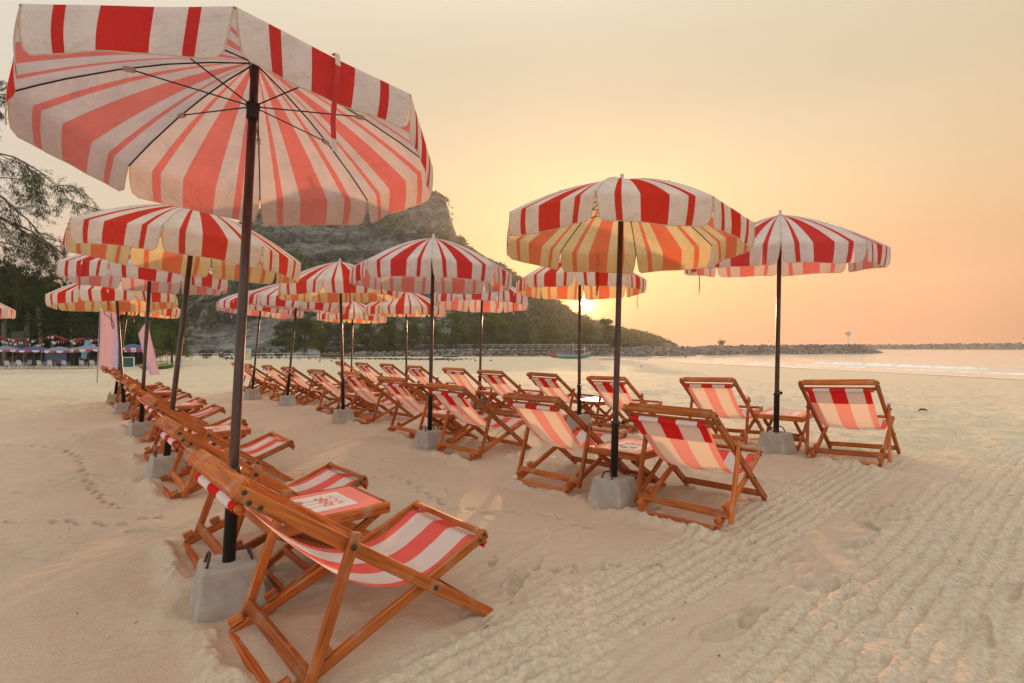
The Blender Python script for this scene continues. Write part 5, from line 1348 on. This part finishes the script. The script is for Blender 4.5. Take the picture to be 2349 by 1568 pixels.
# ------------------------------------------------------------------ beach bar on the left
BLUES = [flat('canopy_blue_grey', (.16, .19, .27), .8), flat('canopy_blue', (.045, .06, .20), .8), flat('canopy_white_red', (.48, .10, .10), .8)]
VALR = flat('valance_red', (.42, .035, .05), .8); VALW = flat('valance_white', (.62, .58, .54), .8)
def bar_umbrella(px, d, z, rad, col, label, alt=False):
    x = (px - CX) / F * d; z0 = zg(x, d); r = empty('bar_umbrella', (x, d, z0), rnd.uniform(0, 1)); H = z - z0; n = 16
    mb = MB(); mb.v = [(0, 0, H)]
    for q, (f, dz) in enumerate(((.5, .20), (1.0, .48))):
        for k in range(n): a = 2 * math.pi * k / n; mb.v.append((rad * f * math.cos(a), rad * f * math.sin(a), H - dz))
    for k in range(n):
        mb.face((0, 1 + k, 1 + (k + 1) % n), k % 2 if alt else 0); mb.face((1 + k, 1 + n + k, 1 + n + (k + 1) % n, 1 + (k + 1) % n), k % 2 if alt else 0)
    mb.build('canopy', [BLUES[col], VALW], r)
    for k in range(n):
        v = MB(); a0, a1 = 2 * math.pi * k / n, 2 * math.pi * (k + 1) / n; am = (a0 + a1) / 2; hh = H - .48
        v.v = [(rad * math.cos(a0), rad * math.sin(a0), hh), (rad * math.cos(a1), rad * math.sin(a1), hh), (rad * 1.01 * math.cos(a1 - .03), rad * 1.01 * math.sin(a1 - .03), hh - .20), (rad * 1.01 * math.cos(am), rad * 1.01 * math.sin(am), hh - .25), (rad * 1.01 * math.cos(a0 + .03), rad * 1.01 * math.sin(a0 + .03), hh - .20)]
        v.face((0, 1, 2, 3, 4)); v.build('valance_flap', VALR if k % 2 else VALW, r)
    MB().tube([(0, 0, -.2), (0, 0, H - .03)], .03, 6).build('pole', BARKP, r); tag(r, label, 'umbrella', 'umbrellas at the beach bar')
for a in ((14, 57, 1.20, 1.45, 0, 'grey blue bar umbrella with red and white valance at the left edge'), (78, 58, 1.15, 1.55, 1, 'deep blue bar umbrella behind the white plastic chairs'), (137, 57.5, 1.10, 1.5, 0, 'grey blue bar umbrella left of the leaning blue banner'), (203, 58.5, 1.25, 1.55, 0, 'grey blue bar umbrella half hidden by the large pink flag'),
          (306, 60, 1.40, 1.35, 1, 'dark bar umbrella between the two pink flags'), (318, 66, 1.05, 1.5, 1, 'dark bar umbrella tucked behind its neighbour right of the large flag'), (372, 74, .50, 1.2, 2, 'small red and white umbrella right of the purple flag'), (384, 82, .35, 1.15, 2, 'farthest small red and white umbrella by the slab'), (355, 68, .75, 1.3, 2, 'red and white umbrella hidden behind the purple flag'),
          (45, 66, 1.1, 1.6, 1, 'blue bar umbrella in the second rank at the left'), (170, 67, 1.0, 1.6, 0, 'grey bar umbrella in the second rank under the banner')):
    bar_umbrella(*a)
PLASTIC = flat('white_plastic', (.66, .66, .68), .45, 0, .05)
def plastic_chair():
    t = empty('plastic_chair'); bevel_mesh(MB().box((.44, .46, .03), (0, 0, .42)).mesh('seat', PLASTIC), .008); MB().box((.44, .46, .03), (0, 0, .42)).build('seat', PLASTIC, t)
    fr = MB().tube([(-.21, -.22, .43), (-.27, -.24, .70), (-.33, -.20, .90), (-.34, 0, .93), (-.33, .20, .90), (-.27, .24, .70), (-.21, .22, .43)], .022, 6); fr.build('back_frame', PLASTIC, t, True)
    sl = MB().box((.012, .034, .42)).mesh('slat', PLASTIC)
    for k in range(7): link('slat', sl, t, Matrix.Translation((-.265, -.165 + .055 * k, .665)) @ Matrix.Rotation(R_(-14), 4, 'Y'))
    for s in (-1, 1):
        MB().tube([(-.27, s * .24, .66), (.05, s * .27, .67), (.22, s * .26, .64), (.24, s * .25, .42)], .022, 6).build('armrest', PLASTIC, t, True)
        for fx in (-.22, .22): MB().tube([(fx, s * .21, .43), (fx * 1.15, s * .24, -.02)], [.028, .02], 6).build('leg', PLASTIC, t)
    return t
pc = plastic_chair(); fst = True
for px, d, a, lab in ((21, 56.5, 95, 'white plastic chair, leftmost of the row by the sand'), (50, 56.6, 92, 'white plastic chair, second of the row from the left edge'), (95, 57, 88, 'white plastic chair, third of the row from the left edge'), (119, 57, 90, 'white plastic chair, fourth of the row from the left edge'), (151, 57.5, 95, 'white plastic chair in the shade below the grey umbrella'), (192, 58, 85, 'shaded white plastic chair beside the large pink flag'), (215, 58, 92, 'white plastic chair almost touching the large pink flag'), (34, 58.2, 260, 'white plastic chair facing the sea behind the leftmost pair'), (63, 58.4, 270, 'white plastic chair behind the second chair of the row'), (108, 58.8, 265, 'white plastic chair between and behind the third and fourth')):
    c = pc if fst else copy_tree(pc); fst = False; x = (px - CX) / F * d; c.location = (x, d, zg(x, d) + .02); c.rotation_euler.z = R_(a); tag(c, lab, 'chair', 'white plastic chairs at the bar')
def bunting(y0, d, label, seed):
    rr = random.Random(seed); xs = [(-40 + 270 * k / 54) for k in range(55)]
    P = [((px - CX) / F * d, d, EYE + (HY - (y0 + (5 + 2 * seed) * abs(math.sin(px / (31.0 + 9 * seed))) + 2.5 * math.sin(px / 11.0))) / F * d) for px in xs]; o = Vector(P[0]); r = empty('bunting', o)
    MB().tube([tuple(Vector(p) - o) for p in P], .012, 4).build('cord', BLACK, r)
    fl = MB(); fl.v = [(-.14, 0, 0), (.14, 0, 0), (0, .02, -.34)]; fl.face((0, 1, 2)); mw = fl.mesh('pennant', VALW); mr = fl.mesh('pennant', VALR)
    gl = MB().lathe([(.02, .30), (.10, .28), (.15, .15), (.12, .04), (.02, 0)], 10).mesh('globe', VALW, True)
    for k in range(1, 54): (rr.random() < .8) and link('pennant', mr if rr.random() < .62 else mw, r, Matrix.Translation(Vector(P[k]) - o + Vector((rr.uniform(-.08, .08), 0, 0))) @ Matrix.Rotation(rr.gauss(0, .7), 4, 'Z') @ Matrix.Scale(rr.uniform(.8, 1.15), 4))
    for k in range(4 + seed, 54, 9): link('globe', gl, r, Matrix.Translation(Vector(P[k]) - o - Vector((0, 0, .42))))
    for k in (0, 27, 54): MB().tube([tuple(Vector(P[k]) - o), (P[k][0] - o.x, 0, -2.6 - o.z + 1.0)], .04, 5).build('pole', BARKP, r)
    tag(r, label, 'bunting')
bunting(771, 62, 'upper string of red and white bunting across the grove', 1); bunting(780, 61, 'lower string of red and white bunting above the blue umbrellas', 2)
panel_sign('banner', 186, 60, .62, 2.2, 1.1, mat_poster('banner_blue', [(.10, .26, .42), (.16, .34, .48), (.45, .40, .25), (.42, .12, .08)], 4), 'leaning light blue banner above the bar umbrellas', 'banner', True, 0, R_(14))
panel_sign('banner', 128, 64, 2.6, 1.3, .35, flat('banner_navy', (.04, .08, .16), .7), 'dark blue banner with red lettering under the bar umbrellas', 'banner', True, 0, 0, None, None, lambda r, b: MB().box((.2, .012, .25), (-.7, -.032, .75)).box((.2, .012, .25), (-.4, -.032, .75)).box((.2, .012, .25), (.1, -.032, .85)).box((.2, .012, .25), (.4, -.032, .88)).box((.2, .012, .25), (.7, -.032, .9)).build('red_lettering', flat('letter_red', (.30, .05, .05), .7), b))
def shade_bar_hut():  # dark bar added where only the shade of the trees lies
    d = 70.0; x0 = (-60 - CX) / F * d; x1 = (330 - CX) / F * d; w = x1 - x0; r = empty('shade_bar', ((x0 + x1) / 2, d, -1.45)); dk = flat('shade_bar_dark', (.035, .025, .020), .9)
    MB().box((w, .3, 1.1), (0, -1.5, .55)).build('counter', dk, r); MB().box((w, .2, 2.3), (0, 2.0, 1.15)).build('back_wall', dk, r); MB().box((w + .6, 4.6, .12), (0, 0, 2.36)).build('roof', flat('shade_bar_roof', (.06, .05, .04), .9), r)
    for k in range(7): MB().box((.16, .16, 2.3), (-w / 2 + .3 + (w - .6) * k / 6, -1.9, 1.15)).build('post', dk, r)
    tag(r, 'added dark bar standing in for tree shade behind the umbrellas', 'bar')
shade_bar_hut()
def speaker(): 
    d = 66.0; x = (42 - CX) / F * d; r = empty('notice_panel', (x, d, -1.4)); MB().box((1.7, .12, 2.4), (0, 0, 3.2)).build('board', BLACK, r)
    for s in (-1, 1): MB().tube([(s * .7, 0, -.1), (s * .7, 0, 2.1)], .05, 6).build('leg', GREYP, r)
    tag(r, 'tall black panel standing among the palms at the left', 'panel')
speaker()
panel_sign('canvas_lounger', 295, 52, 1.05, .95, .38, flat('green_canvas', (.012, .085, .06), .8), 'dark green canvas lounger with white frame beside the pink flag', 'lounger', True, 0, 0, PLASTIC, PLASTIC)
boat(360, 56, 3.4, .05, (.03, .16, .06), (.45, .36, .04), 'small green and yellow boat on the sand under the purple flag', False)
boat(352, 59, 3.0, .1, (.32, .12, .05), (.25, .10, .05), 'small orange boat behind the green one', False)

# ------------------------------------------------------------------ feather flags
def flag_mat():
    t = MT('flag_pink'); co = t.coord('Object'); sp = t.n('ShaderNodeSeparateXYZ'); t.l(t.n('ShaderNodeUVMap').outputs[0], sp.inputs[0])
    n = t.noise(3, 4, co); pink = t.mix(n, (.62, .30, .36), (.78, .44, .48))
    sp_n = t.noise(9, 5, co, .7); lav = t.mix(t.ramp(sp_n, [(.45, 0.0), (.6, 1.0)]), (.42, .36, .58), (.60, .50, .66))
    edge = t.math('ADD', t.math('MULTIPLY_ADD', sp.outputs[0], 3.0, -2.3), t.math('MULTIPLY_ADD', sp.outputs[1], -1.0, .35)); f = t.math('ADD', edge, t.math('MULTIPLY', sp_n, .8), clamp=True)
    return t.cloth(t.mix(f, pink, lav), t.mix(f, (.85, .48, .46), (.45, .36, .62)), .45)
FLAGM = flag_mat(); INK = flat('flag_ink', (.05, .03, .04), .8)
def feather_flag(px, py, d, tilt, w, hgt, lift, rz, label, twist=0.0):
    x = (px - CX) / F * d; r = empty('feather_flag', (x, d, zg(x, d)), rz); r.rotation_euler = (0, tilt, rz)
    MB().tube([(0, 0, -.2), (0, 0, 1.2), (0, 0, lift + hgt * .8), (.10, 0, lift + hgt * .97), (.35, 0, lift + hgt * 1.03)], [.018, .016, .012, .009, .006], 6).build('pole', GREYP, r); mb = MB(); nu, nv = 12, 34
    for i in range(nv + 1):
        q = i / nv; ww = w * (1.0 if q < .8 else max(.12, 1 - (q - .8) * 4.4))
        for j in range(nu + 1):
            u = j / nu; a = twist * q * u; fold = .05 * math.sin(9 * u + 3 * q) * u + .03 * math.sin(5 * q + 4 * u)
            mb.v.append((.015 + u * ww * math.cos(a), fold + u * ww * math.sin(a), lift + q * hgt - .05 * u * (1 - q)))
    n = nu + 1
    for i in range(nv):
        for j in range(nu): a = i * n + j; mb.face((a, a + 1, a + n + 1, a + n), 0, [(j / nu, i / nv), ((j + 1) / nu, i / nv), ((j + 1) / nu, (i + 1) / nv), (j / nu, (i + 1) / nv)])
    c = mb.build('cloth', FLAGM, r, True)
    k = w; P = [(.20, 2.62), (.22, 2.50), (.32, 2.40), (.48, 2.36), (.58, 2.24), (.62, 2.05), (.68, 1.92), (.72, 1.96), (.68, 2.12), (.60, 2.28), (.56, 2.45), (.60, 2.60)]
    ink = MB().tube([(.015 + u * w, .05 * math.sin(9 * u + 3 * (z - lift) / hgt) * u + .03 * math.sin(5 * (z - lift) / hgt + 4 * u) - .012, z) for u, z in P], .012, 5); ink.build('script_print', INK, c)
    return tag(r, label, 'flag')
feather_flag(223, 877, 18.2, R_(2), .72, 3.4, .50, 0, 'large pale pink feather flag with black script beside the left row')
feather_flag(366, 838, 30.0, R_(-13), -.55, 3.1, .10, 0, 'narrow pink and purple feather flag leaning behind the left row', .8)

# ------------------------------------------------------------------ hazy sea air
def haze():
    mb = MB().box((1500, 1000, 130), (0, 380, 54)); o = mb.build('haze', None)
    o.data.materials.clear(); m = bpy.data.materials.new('haze_air'); m.use_nodes = True; nt = m.node_tree; nt.nodes.clear()
    out = nt.nodes.new('ShaderNodeOutputMaterial'); v = nt.nodes.new('ShaderNodeVolumePrincipled')
    v.inputs['Color'].default_value = (.95, .90, .82, 1); v.inputs['Density'].default_value = .00042; v.inputs['Anisotropy'].default_value = .45
    nt.links.new(v.outputs[0], out.inputs['Volume']); o.data.materials.append(m)
    tag(o, 'thin warm haze hanging over the beach and hill', 'haze', None, 'stuff')
haze()
